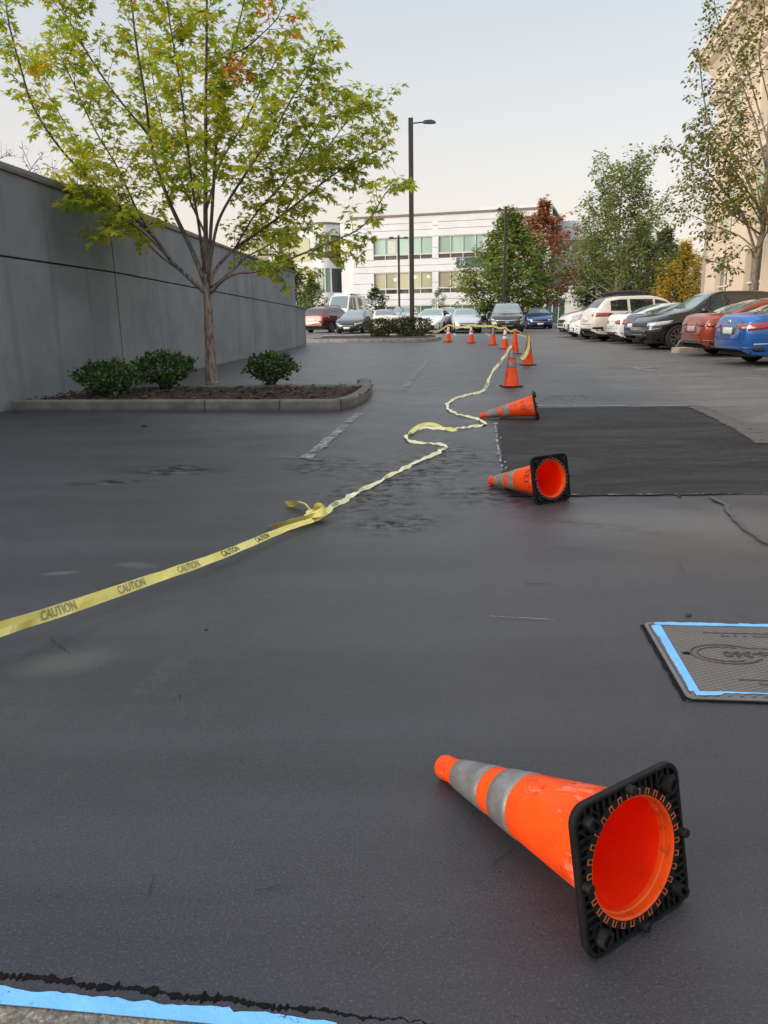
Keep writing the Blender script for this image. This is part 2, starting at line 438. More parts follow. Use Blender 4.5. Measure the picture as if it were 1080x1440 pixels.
# open black gap at the left side
b = MB(); r_ = random.Random(4); prev = None
for i in range(40):
    yy = -.01 + (D_+.0)*i/39; w = .009 + .006*mnoise.noise((i*.35, 3, 1)) + .003*r_.random()
    a = b.v((-.010-w, yy, .006)); c = b.v((-.006, yy, .006))
    if prev: b.f([prev[0], prev[1], c, a])
    prev = (a, c)
b.build('gap', M['bead'], uc)
b = MB(); prev = None
for i in range(50):
    xx = -.005 + W_*i/49; w = .006 + .003*mnoise.noise((i*.3, 9, 1))
    a = b.v((xx, -.009-w, .006)); c = b.v((xx, -.006, .006))
    if prev: b.f([prev[0], prev[1], c, a])
    prev = (a, c)
b.build('gap', M['bead'], uc)
# text helper
def text_mesh(body, size, sx=1., ext=0., bold=0.):
    cu = bpy.data.curves.new('t', 'FONT'); cu.body = body; cu.size = size; cu.extrude = ext; cu.align_x = 'CENTER'; cu.align_y = 'CENTER'
    cu.resolution_u = 3; cu.offset = bold*size
    o = bpy.data.objects.new('t', cu); COL.objects.link(o)
    dg = bpy.context.evaluated_depsgraph_get()
    me = bpy.data.meshes.new_from_object(o.evaluated_get(dg))
    bpy.data.objects.remove(o); bpy.data.curves.remove(cu)
    for v in me.vertices: v.co.x *= sx
    me.materials.clear()
    return me
M['cover_letter'] = simple('cover lettering', (.06, .052, .048), .7)
me = text_mesh('rate-360', .062, 1.15, .004); me.materials.append(M['cover_letter'])
o = link('raised_lettering', me, uc)
o.matrix_local = Matrix.Translation((.335, D_*.53, .016)) @ Matrix.Rotation(math.pi, 4, 'Z')
# raised oval round the number, running on as two lines
b = MB()
def ringpts(rx, ry, a0, a1, cx, cy, n=40): return [(cx + rx*math.cos(R(a0+(a1-a0)*k/n)), cy + ry*math.sin(R(a0+(a1-a0)*k/n)), .016) for k in range(n+1)]
b.tube(ringpts(.125, .082, 42, 340, .225, D_*.53), .0028, 6)
b.tube(ringpts(.102, .062, 60, 300, .225, D_*.53), .002, 6)
b.tube([(.318, D_*.53+.055, .016), (W_-.08, D_*.53+.055, .016)], .0024, 6)
b.tube([(.20, D_*.84, .016), (W_-.08, D_*.84, .016)], .002, 6)
b.tube([(.20, D_*.20, .016), (W_-.08, D_*.20, .016)], .002, 6)
b.build('raised_emblem', M['cover_letter'], uc, smooth=60)
b = MB(); r_ = random.Random(3)
b.box(.24, W_-.1, D_*.16-.014, D_*.80+.014, .004, .0125)
for yy in (D_*.80, D_*.155):
    xx = .26
    while xx < W_-.12:
        w = r_.uniform(.008, .016)
        if r_.random() < .82: b.box(xx, xx+w, yy-.008, yy+r_.uniform(.0, .008), .0120, .0165)
        xx += w + .006
b.build('raised_small_letters', M['cover_letter'], uc)
b = MB(); b.box(.07, .095, D_*.53-.012, D_*.53+.012, .0142, .0155); b.build('lift_slot', M['bead'], uc)
def wpt(x, y): return (Mx @ Vector((x, y, 0)))
tape_strip('masking_tape', 'blue masking tape piece on the far edge of the utility cover', wpt(.025, D_-.034), wpt(W_-.02, D_-.034), .024, .0158, .007, 5)
tape_strip('masking_tape', 'blue masking tape piece on the left edge of the utility cover', wpt(.044, .034), wpt(.044, D_-.036), .031, .0158, .006, 6)
tape_strip('masking_tape', 'blue masking tape piece on the near edge of the utility cover', wpt(W_-.02, .030), wpt(.025, .030), .018, .0172, .008, 7)
# ------------------------------------------------------------------ long wall on the left
wA, wB = Vector((-5.92, 6, 0)), Vector((-3.03, 35.2, 0))
t = NT('grey rendered wall'); o_ = t.obj()
c = t.mix(t.rng(t.noise(.9, 5, .65), .3, .7), (.165, .19, .212), (.225, .25, .275))
st = t.noise(1.5, 4, .6, vec=t.scaled(o_, (2.2, 2.2, .14)))
c = t.mix(t.math('MULTIPLY', t.rng(st, .52, .68), .5), c, (.135, .146, .158))
st2 = t.noise(5, 4, .6, vec=t.scaled(o_, (1, 1, .12)))
c = t.mix(t.math('MULTIPLY', t.rng(st2, .66, .74), .3), c, (.24, .245, .25))
t.set(Base_Color=c, Roughness=.88); t.bump(t.noise(60, 4, .65), .25, .01); M['render'] = t.m
M['coping'] = simple('coping', (.15, .135, .125), .8)
M['joint'] = simple('wall joint', (.02, .02, .022), .9)
wall = thing('concrete_wall', 'long tall grey rendered wall with dark joints and a pale coping on the left', 'wall', (wA.x, wA.y, 0), math.atan2((wB-wA).y, (wB-wA).x))
WL = (wB-wA).length
def wl(y): return (y - wA.y)/(wB.y - wA.y)*WL        # distance along the wall at depth y
def topz(s): return 3.52 - .0305*max(-2, s-5.8)
def jz(s): return 2.22 - .03*max(-2, s-5.5)
sE, sL = wl(31.7), wl(33.6)
b = MB()                     # local x along the wall, +y away from the lot; built of panels with open joints
js = [-6, wl(15.2), wl(25.2), sE]; g = .042
for a, c in zip(js, js[1:]):
    for (lo, hi) in ((lambda s: -.05, lambda s: jz(s)-.014), (lambda s: jz(s)+.014, topz)):
        x0, x1 = a + g/2, c - g/2
        if c == sE: x1 = c
        q = []
        for x in (x0, x1):
            for z in (lo(x), hi(x)):
                for y in (0, .22): q.append(b.v((x, y, z)))
        # 0 x0lo y0,1 x0lo y1,2 x0hi y0,3 x0hi y1,4..7
        for f in ((0,4,6,2),(1,3,7,5),(2,6,7,3),(0,1,5,4),(0,2,3,1),(4,5,7,6)): b.f([q[k] for k in f])
b.build('panel', M['render'], wall, bevel=.006)
b = MB(); q = [b.v(p) for p in ((sE+.02, 0, 0), (sL, 0, 0), (sL, 0, jz(sL)-.02), (sE+.02, 0, jz(sE)-.02), (sE+.02, .22, 0), (sL, .22, 0), (sL, .22, jz(sL)-.02), (sE+.02, .22, jz(sE)-.02))]
for f in ((0,1,2,3),(4,7,6,5),(0,4,5,1),(2,6,7,3),(1,5,6,2),(0,3,7,4)): b.f([q[k] for k in f])
b.build('low_end_panel', M['render'], wall, bevel=.006)
b = MB(); b.box(-6, sE-.02, .03, .19, -.05, 1.5); q = [b.v(p) for p in ((-6, .03, 1.5), (sE-.02, .03, 1.5), (sE-.02, .03, topz(sE)-.05), (-6, .03, topz(-6)-.05))]
b.f(q); b.build('joint_backing', M['joint'], wall)
for (x0, x1, zf) in ((-6, sE+.04, topz), (sE+.05, sL+.05, lambda s: jz(s)-.014)):
    b = MB(); q = []
    for x in (x0, x1):
        for y, dz in ((-.035, .0), (.255, .0), (.255, .06), (-.035, .06)): q.append(b.v((x, y, zf(x) + .002 + dz)))
    for f in ((0,1,2,3),(4,7,6,5),(0,4,5,1),(1,5,6,2),(2,6,7,3),(3,7,4,0)): b.f([q[k] for k in f])
    b.build('coping', M['coping'], wall, bevel=.008)
# little bracket arm on the wall top
p = P(385, 372, 27.0)
br = thing('wall_bracket', 'small dark bent bracket arm on top of the grey wall', 'bracket', p)
b = MB(); e = P(389, 358, 27.0) - p; f = P(362, 358.5, 27.0) - p
b.tube([(0, 0, -.15), e], .035, 6); b.tube([e, f], .035, 6); b.build('arm', M['metal_dark'], br)

# ------------------------------------------------------------------ planter island in front
M['mulch'] = None
t = NT('bark mulch'); vv = t.voro(38, out='Color'); 
c = t.mix(t.noise(14, 4), (.022, .012, .009), (.06, .031, .021)); c = t.mix(t.rng(t.noise(60, 4, .7), .56, .7), c, (.10, .06, .04)); c = t.mix(t.rng(t.noise(45, 4, .7), .5, .35), c, (.012, .008, .007))
t.set(Base_Color=c, Roughness=.95); t.bump(t.noise(48, 5, .75), 1., .03); M['mulch'] = t.m
t = NT('weathered kerb'); o_ = t.obj()
c = t.mix(t.rng(t.noise(3, 5, .7), .3, .7), (.085, .08, .073), (.165, .155, .14)); c = t.mix(t.rng(t.noise(13, 5, .75), .56, .72), c, (.08, .075, .066))
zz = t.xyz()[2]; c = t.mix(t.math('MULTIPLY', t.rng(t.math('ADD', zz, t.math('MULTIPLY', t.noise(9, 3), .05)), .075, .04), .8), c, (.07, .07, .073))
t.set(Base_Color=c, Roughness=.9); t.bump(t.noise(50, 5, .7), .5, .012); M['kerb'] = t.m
def kerb(name, label, outline, closed, w, h, mat, group=None, joints=(), base=0.0, z0=-.05):
    """rounded kerb following an outline (left side = planted side)"""
    pts = [Vector(p[:2]) for p in outline]; dense = []
    nseg = len(pts) if closed else len(pts)-1
    for i in range(nseg):
        a, c = pts[i], pts[(i+1) % len(pts)]; k = max(1, int((c-a).length/.15))
        dense += [a + (c-a)*(j/k) for j in range(k)]
    if not closed: dense.append(pts[-1])
    n = len(dense); b = MB(); rings = []
    prof = [(0, z0), (0.004, h-.03), (.014, h-.010), (.035, h), (w-.03, h), (w-.01, h-.008), (w, h-.025), (w, z0)]
    for i, p in enumerate(dense):
        if closed: d = dense[(i+1) % n] - dense[i-1]
        else: d = dense[min(i+1, n-1)] - dense[max(i-1, 0)]
        d.normalize(); nn = Vector((-d.y, d.x))
        z = zg(p.y)
        rings.append([Vector((*(p + nn*q), z + r + (.004*mnoise.noise((p.x*2, p.y*2, q)) if r > 0 else 0))) for q, r in prof])
    if closed: rings.append(rings[0])
    b.rings(rings, closed=True, caps=not closed)
    bmesh.ops.remove_doubles(b.b, verts=b.b.verts, dist=1e-5)
    k = thing(name, label, 'kerb', (dense[0].x, dense[0].y, 0), 0, group)
    off = Vector((dense[0].x, dense[0].y, 0))
    for v in b.b.verts: v.co -= off
    b.build('kerb_stone', mat, k, smooth=50)
    # joint lines, narrow dark ribbons that stand 2 mm proud of the stone
    bj = MB()
    for j in joints:
        p = Vector(j[:2]); i = min(range(n), key=lambda q: (dense[q]-p).length)
        p = dense[i]; d = (dense[min(i+1, n-1)] - dense[max(i-1, 0)]).normalized(); nn = Vector((-d.y, d.x)); z = zg(p.y)
        prev = None
        for q, r in ((-.003, .0), (.001, h-.028), (.012, h-.006), (.034, h+.004), (w, h+.004)):
            a = bj.v(Vector((*(p + nn*q - d*.006), z+r)) - off); c = bj.v(Vector((*(p + nn*q + d*.006), z+r)) - off)
            if prev: bj.f([prev[0], prev[1], c, a])
            prev = (a, c)
    if joints: bj.build('kerb_joint', M['joint'], k)
    else: bj.b.free()
    return k
KH = .15
fl = Vector((-5.3, 11.02)); fr = G(455, 578.5).xy
nose = [G(u, v).xy for u, v in ((480, 577.5), (500, 572), (514, 565), (522, 557), (524, 551), (520, 546), (510, 543.5))]
bk = [G(u, v, .15).xy for u, v in ((500, 540), (400, 540.5), (290, 541.5), (130, 545.5))]
outline = [fl, fl*.5 + fr*.5, fr] + nose + bk
jn = [G(u, 578) for u in (295, 393)] + [G(476, 577.5)]
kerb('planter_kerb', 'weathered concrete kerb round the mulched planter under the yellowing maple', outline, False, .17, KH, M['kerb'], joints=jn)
def inside(p, poly):
    c = False; n = len(poly)
    for i in range(n):
        a, d = poly[i], poly[(i+1) % n]
        if (a.y > p.y) != (d.y > p.y) and p.x < (d.x-a.x)*(p.y-a.y)/(d.y-a.y) + a.x: c = not c
    return c
def bed(name, poly, h, mat, step=.12, bumpy=.03, inset=.08):
    b = MB(); xs = [p.x for p in poly]; ys = [p.y for p in poly]; grid = {}
    cen = Vector((sum(xs)/len(xs), sum(ys)/len(ys)))
    poly = [p + (cen-p).normalized()*inset for p in poly]
    nx = int((max(xs)-min(xs))/step)+2; ny = int((max(ys)-min(ys))/step)+2
    for i in range(nx):
        for j in range(ny):
            p = Vector((min(xs)+i*step, min(ys)+j*step))
            if inside(p, poly): grid[i, j] = b.v((p.x, p.y, zg(p.y) + h + bumpy*mnoise.noise((p.x*2, p.y*2, 0)) + bumpy*.5*mnoise.noise((p.x*11, p.y*11, 4))))
    for (i, j) in list(grid):
        q = [grid.get(k) for k in ((i, j), (i+1, j), (i+1, j+1), (i, j+1))]
        if all(q): b.f(q)
    return tag(b.build(name, mat, smooth=180), kind='structure')
bed('mulch_bed', [Vector(p) for p in outline], .115, M['mulch'], step=.05, bumpy=.025, inset=.06)
# loose bark chips
b = MB(); rnd = random.Random(3); pol = [Vector(p) for p in outline]
for i in range(1500):
    p = Vector((rnd.uniform(-5.3, 0), rnd.uniform(11, 14.2)))
    if inside(p, pol):
        z = .135 + rnd.uniform(-.01, .015); L = rnd.uniform(.015, .045); a = rnd.uniform(0, 6.28); w = L*rnd.uniform(.25, .5)
        M_ = Matrix.Translation((p.x, p.y, z)) @ Matrix.Rotation(a, 4, 'Z') @ Matrix.Rotation(rnd.uniform(-.7, .7), 4, 'X') @ Matrix.Rotation(rnd.uniform(-.5, .5), 4, 'Y')
        b.box(-L, L, -w, w, -.003, .003, M_)
M['chips'] = simple('bark chips', (.055, .031, .021), .9, var=.7, scale=6)
tag(b.build('bark_chips', M['chips']), kind='stuff')

# ------------------------------------------------------------------ foliage
def leafmat(name, cols, trans=.35, rough=.55, scale=1.1, hot=None):
    """leaf colour varies by leaf (attribute 'leaf') and from branch to branch"""
    t = NT(name)
    at = t.n('ShaderNodeAttribute', attribute_name='leaf')
    r = t.n('ShaderNodeSeparateColor'); t.put(r.inputs[0], at.outputs['Color'])
    nz = t.math('ADD', t.math('MULTIPLY', r.outputs[0], .55), t.math('MULTIPLY', t.noise(scale, 3), .9))
    cr = t.n('ShaderNodeValToRGB'); t.put(cr.inputs[0], t.rng(nz, .25, 1.15, smooth=False))
    e = cr.color_ramp.elements
    while len(e) < len(cols): e.new(.5)
    for i, (pos, c) in enumerate(cols): e[i].position = pos; e[i].color = (*c, 1)
    col = cr.outputs[0]
    if hot: col = t.mix(r.outputs[1], col, hot)
    t.set(Base_Color=col, Roughness=rough); t.b.inputs['Specular IOR Level'].default_value = .25
    tr = t.n('ShaderNodeBsdfTranslucent'); t.put(tr.inputs[0], t.mix(1., col, (1.0, 1.0, .55), 'MULTIPLY'))
    ms = t.n('ShaderNodeMixShader'); ms.inputs[0].default_value = trans
    t.t.links.new(t.b.outputs[0], ms.inputs[1]); t.t.links.new(tr.outputs[0], ms.inputs[2]); t.t.links.new(ms.outputs[0], t.out.inputs[0])
    return t.m
MAPLE = [(0, -.02), (.10, .14), (.36, .02), (.24, .18), (.66, .26), (.34, .32), (.58, .62), (.28, .46), (.13, .44), (.17, .66), (0, 1.08)]
MAPLE = [(x, y) for x, y in MAPLE] + [(-x, y) for x, y in MAPLE[-2:0:-1]]
OVAL = [(0, 0), (.26, .25), (.3, .5), (.16, .8), (0, 1), (-.16, .8), (-.3, .5), (-.26, .25)]
QUAD = [(0, 0), (.34, .45), (0, 1), (-.34, .45)]
class Leaves:
    def __init__(s): s.V = []; s.Fc = []; s.C = []
    def add(s, p, d, up, size, shape, r=0., hot=0., fold=.0):
        d = d.normalized(); x = d.cross(up)
        if x.length < 1e-3: x = d.cross(Vector((1, 0, 0)))
        x.normalize(); n = x.cross(d)
        i0 = len(s.V)
        for (a, q) in shape: s.V.append(p + x*(a*size) + d*(q*size) + n*(-abs(a)*fold*size - q*q*.18*size))
        s.Fc.append(list(range(i0, len(s.V)))); s.C += [(r, hot, 0, 1)]*len(shape)
    def build(s, name, mat, parent, off):
        me = bpy.data.meshes.new(name)
        me.from_pydata([v - off for v in s.V], [], s.Fc)
        ca = me.color_attributes.new('leaf', 'FLOAT_COLOR', 'POINT')
        ca.data.foreach_set('color', [c for q in s.C for c in q])
        me.materials.append(mat)
        return link(name, me, parent)
def bez(pts, n):
    """catmull-rom through the points"""
    pts = [Vector(p) for p in pts]; out = []
    q = [pts[0]*2-pts[1]] + pts + [pts[-1]*2-pts[-2]]
    for i in range(1, len(q)-2):
        for k in range(n):
            t = k/n; a, b_, c, d = q[i-1:i+3]
            out.append(.5*((2*b_) + (c-a)*t + (2*a-5*b_+4*c-d)*t*t + (3*b_-a-3*c+d)*t**3))
    out.append(pts[-1]); return out
def along(pl, f):
    k = f*(len(pl)-1); i = min(int(k), len(pl)-2); return pl[i].lerp(pl[i+1], k-i), (pl[i+1]-pl[i]).normalized()
def rv(rnd): 
    while 1:
        v = Vector((rnd.uniform(-1, 1), rnd.uniform(-1, 1), rnd.uniform(-1, 1)))
        if .01 < v.length < 1: return v.normalized()
def grow_twigs(b, L, limb, rnd, nsub, sublen, r0, leafstep, size, shape, f0=.25, spread=1., rise=.25, droop=.5, hotf=None, flat=.6, sub2=True, fold=.1, dens=1.):
    for k in range(nsub):
        f = f0 + (1-f0)*((k+rnd.random())/nsub); p, t = along(limb, min(f, .999))
        o = rv(rnd); o.z *= flat; o = (o - t*o.dot(t))
        if o.length < .05: continue
        o.normalize(); d = (t*.55 + o*spread + Vector((0, 0, rise))).normalized()
        ln = sublen*rnd.uniform(.45, 1.15)*(1.1-.55*f)
        pts = [p]; dd = d.copy()
        for q in range(4):
            dd = (dd + rv(rnd)*.22 + Vector((0, 0, rise*.12))).normalized(); pts.append(pts[-1] + dd*ln/4)
        b.tube(pts, [r0*(1-.8*i/4) for i in range(5)], 4, caps=False)
        tw = [pts]
        if sub2:
            for q in range(3):
                pp, tt = along(pts, rnd.uniform(.3, .9)); od = (tt + rv(rnd)*.9).normalized(); l2 = ln*rnd.uniform(.3, .55)
                w = [pp, pp + od*l2*.5, pp + (od + Vector((0, 0, .1)))*l2]
                b.tube(w, [r0*.5, r0*.35, r0*.15], 3, caps=False); tw.append(w)
        for w in tw:
            length = sum((a-c).length for a, c in zip(w, w[1:])); n = max(2, int(length/leafstep))
            for i in range(n):
                if rnd.random() > dens: continue
                pp, tt = along(w, (i+.5+rnd.uniform(-.3, .3))/n*.97+.03)
                side = tt.cross(Vector((0, 0, 1)))
                if side.length < .1: side = Vector((1, 0, 0))
                side = side.normalized()*(1 if i % 2 else -1)
                dr = (side + tt*rnd.uniform(.1, .9) + rv(rnd)*.5 + Vector((0, 0, -droop*rnd.uniform(.3, 1.3)))).normalized()
                up = (Vector((0, 0, 1)) + rv(rnd)*.65).normalized()
                st = pp + dr*size*rnd.uniform(.2, .6)
                L.add(st, dr, up, size*rnd.uniform(.62, 1.2), shape, rnd.random(), hotf(st) if hotf else 0., fold)
def bark(name, a, c, sc=6, up=0):
    t = NT(name); o_ = t.obj()
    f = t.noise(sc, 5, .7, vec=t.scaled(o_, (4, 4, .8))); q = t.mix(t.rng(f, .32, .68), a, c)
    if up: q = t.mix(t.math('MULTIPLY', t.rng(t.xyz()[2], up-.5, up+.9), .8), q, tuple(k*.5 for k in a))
    t.set(Base_Color=q, Roughness=.9); t.bump(f, .6, .02); return t.m
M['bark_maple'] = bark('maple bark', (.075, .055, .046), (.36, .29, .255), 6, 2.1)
M['bark_pale'] = bark('pale bark', (.15, .115, .09), (.33, .27, .22))
M['bark_dark'] = bark('dark bark', (.03, .024, .02), (.08, .06, .05))
M['twig'] = simple('thin twigs', (.03, .022, .018), .85)
# ---- the maple in the planter: trunk and limbs follow the photograph's branching, with depth of their own
M['leaf_maple'] = leafmat('maple leaves', [(0, (.12, .2, .018)), (.35, (.27, .37, .035)), (.62, (.46, .48, .045)), (.85, (.58, .48, .045)), (1, (.62, .35, .04))], .52, scale=.8, hot=(.60, .25, .04))
base = G(298, 535.5, .12); Y0 = base.y
def limb3(uvd):
    return [P(u, v, Y0 + d) for u, v, d in uvd]
tr = thing('maple_tree', 'maple with pale trunk and green to yellow leaves in the mulched planter', 'tree', base)
b = MB(); rnd = random.Random(21)
trunk = bez([base + Vector((0, 0, -.06)), base + Vector((-.005, 0, .12)), P(295, 480, Y0), P(293, 440, Y0), P(291, 410, Y0), P(290, 385, Y0)], 5)
b.tube(trunk, [.142 if i == 0 else .122 - .003*i for i in range(len(trunk))][:len(trunk)], 14)
limbs = [
 ([(289, 412, 0), (262, 387, -.1), (240, 366, -.2), (221, 339, -.3), (195, 312, -.4), (151, 277, -.5), (126, 252, -.6), (85, 209, -.8), (47, 151, -1.0), (28, 91, -1.1), (14, 40, -1.2), (5, -20, -1.2)], .05, 24),
 ([(289, 400, 0), (270, 352, .1), (250, 310, .2), (233, 271, .3), (214, 211, .4), (205, 142, .5), (192, 63, .6), (186, 10, .7), (180, -60, .7)], .06, 24),
 ([(209, 190, .4), (160, 130, .2), (120, 70, 0), (90, 15, -.2), (70, -30, -.2)], .026, 18),
 ([(212, 330, -.3), (190, 290, -.6), (165, 235, -.9), (132, 180, -1.1), (100, 110, -1.3), (75, 60, -1.4)], .022, 20),
 ([(290, 395, 0), (289, 300, .0), (289, 200, .0), (290, 100, 0), (291, 0, 0), (291, -80, 0)], .062, 32),
 ([(292, 388, .1), (298, 300, .4), (304, 200, .6), (312, 118, .8), (325, 74, .9), (344, 0, 1.0), (356, -60, 1.1)], .045, 22),
 ([(293, 395, -.05), (302, 330, -.3), (316, 292, -.4), (354, 231, -.7), (381, 193, -.9), (410, 139, -1.1), (434, 101, -1.2), (452, 50, -1.3)], .036, 26),
 ([(294, 402, 0), (306, 375, .1), (330, 350, .2), (365, 325, .2), (400, 300, .3), (440, 268, .4), (470, 245, .5), (505, 225, .6), (540, 207, .7)], .045, 30),
 ([(297, 412, 0), (315, 393, -.2), (335, 384, -.3), (360, 382, -.5), (392, 370, -.7), (430, 355, -.9), (465, 340, -1.0), (500, 325, -1.2), (522, 305, -1.3), (540, 275, -1.4), (558, 253, -1.4)], .034, 18),
 ([(296, 405, .1), (330, 378, .5), (346, 362, .8), (368, 350, 1.0), (405, 330, 1.3), (440, 318, 1.5)], .026, 12),
 ([(320, 76, .9), (344, 68, .8), (366, 50, .7), (390, 25, .6), (405, -10, .5)], .018, 8),
 ([(287, 380, 0), (280, 320, -.5), (270, 260, -.8), (262, 190, -1.0), (252, 110, -1.2), (240, 40, -1.3), (230, -40, -1.4)], .034, 26),
 ([(330, 350, .2), (360, 300, -.1), (395, 262, -.3), (425, 215, -.5), (455, 160, -.6), (480, 120, -.7)], .022, 22),
 ([(400, 300, .3), (430, 250, .6), (462, 205, .8), (500, 160, 1.0), (535, 150, 1.1)], .018, 20),
 ([(289, 300, 0), (310, 230, .6), (345, 170, 1.1), (375, 110, 1.5), (400, 60, 1.8)], .024, 20),
 ([(289, 330, 0), (262, 270, .8), (235, 200, 1.3), (215, 110, 1.7), (205, 40, 2.0)], .026, 20),
 ([(240, 366, -.2), (205, 330, -.8), (170, 305, -1.2), (135, 280, -1.5), (108, 262, -1.6)], .018, 14),
 ([(262, 387, -.1), (215, 350, .4), (170, 290, .8), (130, 240, 1.1), (95, 180, 1.3), (60, 120, 1.5), (30, 80, 1.6)], .022, 22),
]
L = Leaves()
hc = [(P(425, 5, Y0), .38), (P(338, 112, Y0+.8), .22), (P(372, 12, Y0+.6), .2)]
def hotf(p):
    return max((.95 if (p.xz - h.xz).length < r else 0) for h, r in hc) if rnd.random() < .85 else 0
def hotm(p):
    return max(1. if (Vector((p.x, p.z)) - Vector((h.x, h.z))).length < r and rnd.random() < .7 else 0. for h, r in hc)
tb = MB()
for uvd, r0, ns in limbs:
    pl = bez(limb3(uvd), 4); n = len(pl)
    b.tube(pl, [r0*.72*(1-.84*i/(n-1)) + .003 for i in range(n)], 8)
    ln = sum((a-c).length for a, c in zip(pl, pl[1:]))
    grow_twigs(tb, L, pl, rnd, int(ns*1.4), .82, .006, .047, .128, MAPLE, f0=.18 if r0 < .03 else .3, spread=.95, rise=.15, droop=.55, hotf=hotm, flat=.55, dens=1.)
off = Vector(base)
def shift(mb, off):
    for v in mb.b.verts: v.co -= off
shift(b, off); shift(tb, off)
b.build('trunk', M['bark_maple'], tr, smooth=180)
tb.build('twigs', M['twig'], tr, smooth=180)
L.build('crown', M['leaf_maple'], tr, off)

# ---- trees grown inside an envelope
def envelope_tree(name, label, cat, base, height, crown0, rad, nlimb, mats, leaf, seed, group=None, lean=0., trunk_r=.12, size=.12, shape=QUAD, nsub=14, sublen=.8, upright=.6, dens=1., shapef=None, leafstep=.09, twig_r=.008, extra=None, f0=.2):
    rnd = random.Random(seed); o = thing(name, label, cat, base, 0, group)
    b = MB(); tb = MB(); L = Leaves(); Z = Vector((0, 0, 1))
    top = Vector((lean, 0, height*.97)); shapef = shapef or (lambda f: math.sin(math.pi*min(1, .12 + .88*f)**.8)**.8)
    tr_ = bez([(0, 0, -.1), (rnd.uniform(-.03, .03), 0, height*.25), (lean*.4 + rnd.uniform(-.1, .1), 0, height*.6), top], 5)
    n = len(tr_); b.tube(tr_, [trunk_r*(1-.9*i/(n-1)) + .004 for i in range(n)], 8)
    for i in range(nlimb):
        f = (i+rnd.random())/nlimb
        h0 = crown0 + (height-crown0)*(f*.96 - .04); p, t = along(tr_, max(.05, min(.97, h0/height)))
        a = i*2.39996 + rnd.uniform(-.4, .4); ft = min(1, f + upright*.28)
        rr = rad*shapef(min(1, f+.1))*rnd.uniform(.75, 1.12)
        out = Vector((math.cos(a), math.sin(a), 0)); tip = p + out*rr + Z*(rr*upright*rnd.uniform(.7, 1.3) + .1)
        mid = p.lerp(tip, .5) + out*rr*.12 - Z*rr*upright*.12
        pl = bez([p, mid, tip], 5); r0 = trunk_r*.32*(1-.6*f)
        b.tube(pl, [r0*(1-.85*q/(len(pl)-1)) + .003 for q in range(len(pl))], 5)
        grow_twigs(tb, L, pl, rnd, nsub, sublen*(.6 + .6*rr/rad), twig_r, leafstep, size, shape, f0=f0, spread=.8, rise=.1+upright*.25, droop=.4, flat=.7, dens=dens)
    grow_twigs(tb, L, tr_[int(n*.6):], rnd, nsub, sublen*.8, twig_r, leafstep, size, shape, f0=.1, spread=.7, rise=.3, dens=dens)
    if extra: extra(b, tb, L, rnd)
    b.build('trunk', mats[0], o, smooth=180); tb.build('twigs', mats[1], o); L.build('crown', leaf, o, Vector((0, 0, 0)))
    return o
M['leaf_olive'] = leafmat('olive leaves', [(0, (.07, .105, .025)), (.5, (.17, .19, .045)), (.85, (.30, .25, .07)), (1, (.38, .26, .1))], .45, scale=.5)
M['leaf_fresh'] = leafmat('fresh green leaves', [(0, (.10, .145, .04)), (.5, (.2, .26, .075)), (1, (.34, .39, .13))], .4, scale=.4)
M['leaf_green'] = leafmat('mid green leaves', [(0, (.08, .125, .03)), (.5, (.17, .24, .055)), (1, (.30, .36, .085))], .36, scale=.4)
M['leaf_dark'] = leafmat('dark green leaves', [(0, (.02, .04, .018)), (.5, (.045, .075, .027)), (1, (.09, .12, .04))], .25, scale=.4)
M['leaf_red'] = leafmat('red leaves', [(0, (.15, .11, .04)), (.35, (.30, .12, .06)), (1, (.48, .19, .10))], .36, scale=.3)
M['leaf_gold'] = leafmat('golden leaves', [(0, (.26, .28, .04)), (.4, (.58, .42, .05)), (1, (.78, .5, .07))], .4, scale=.35)
M['leaf_box'] = leafmat('glossy evergreen leaves', [(0, (.015, .04, .012)), (.5, (.04, .085, .022)), (.85, (.085, .15, .04)), (1, (.15, .22, .065))], .15, .38, scale=5)
M['leaf_hedge'] = leafmat('bronze green hedge leaves', [(0, (.018, .03, .010)), (.5, (.04, .05, .016)), (1, (.085, .085, .03))], .15, .45, scale=2)
def onlot(u, Y): p = P(u, 430, Y); return Vector((p.x, Y, zg(Y)))
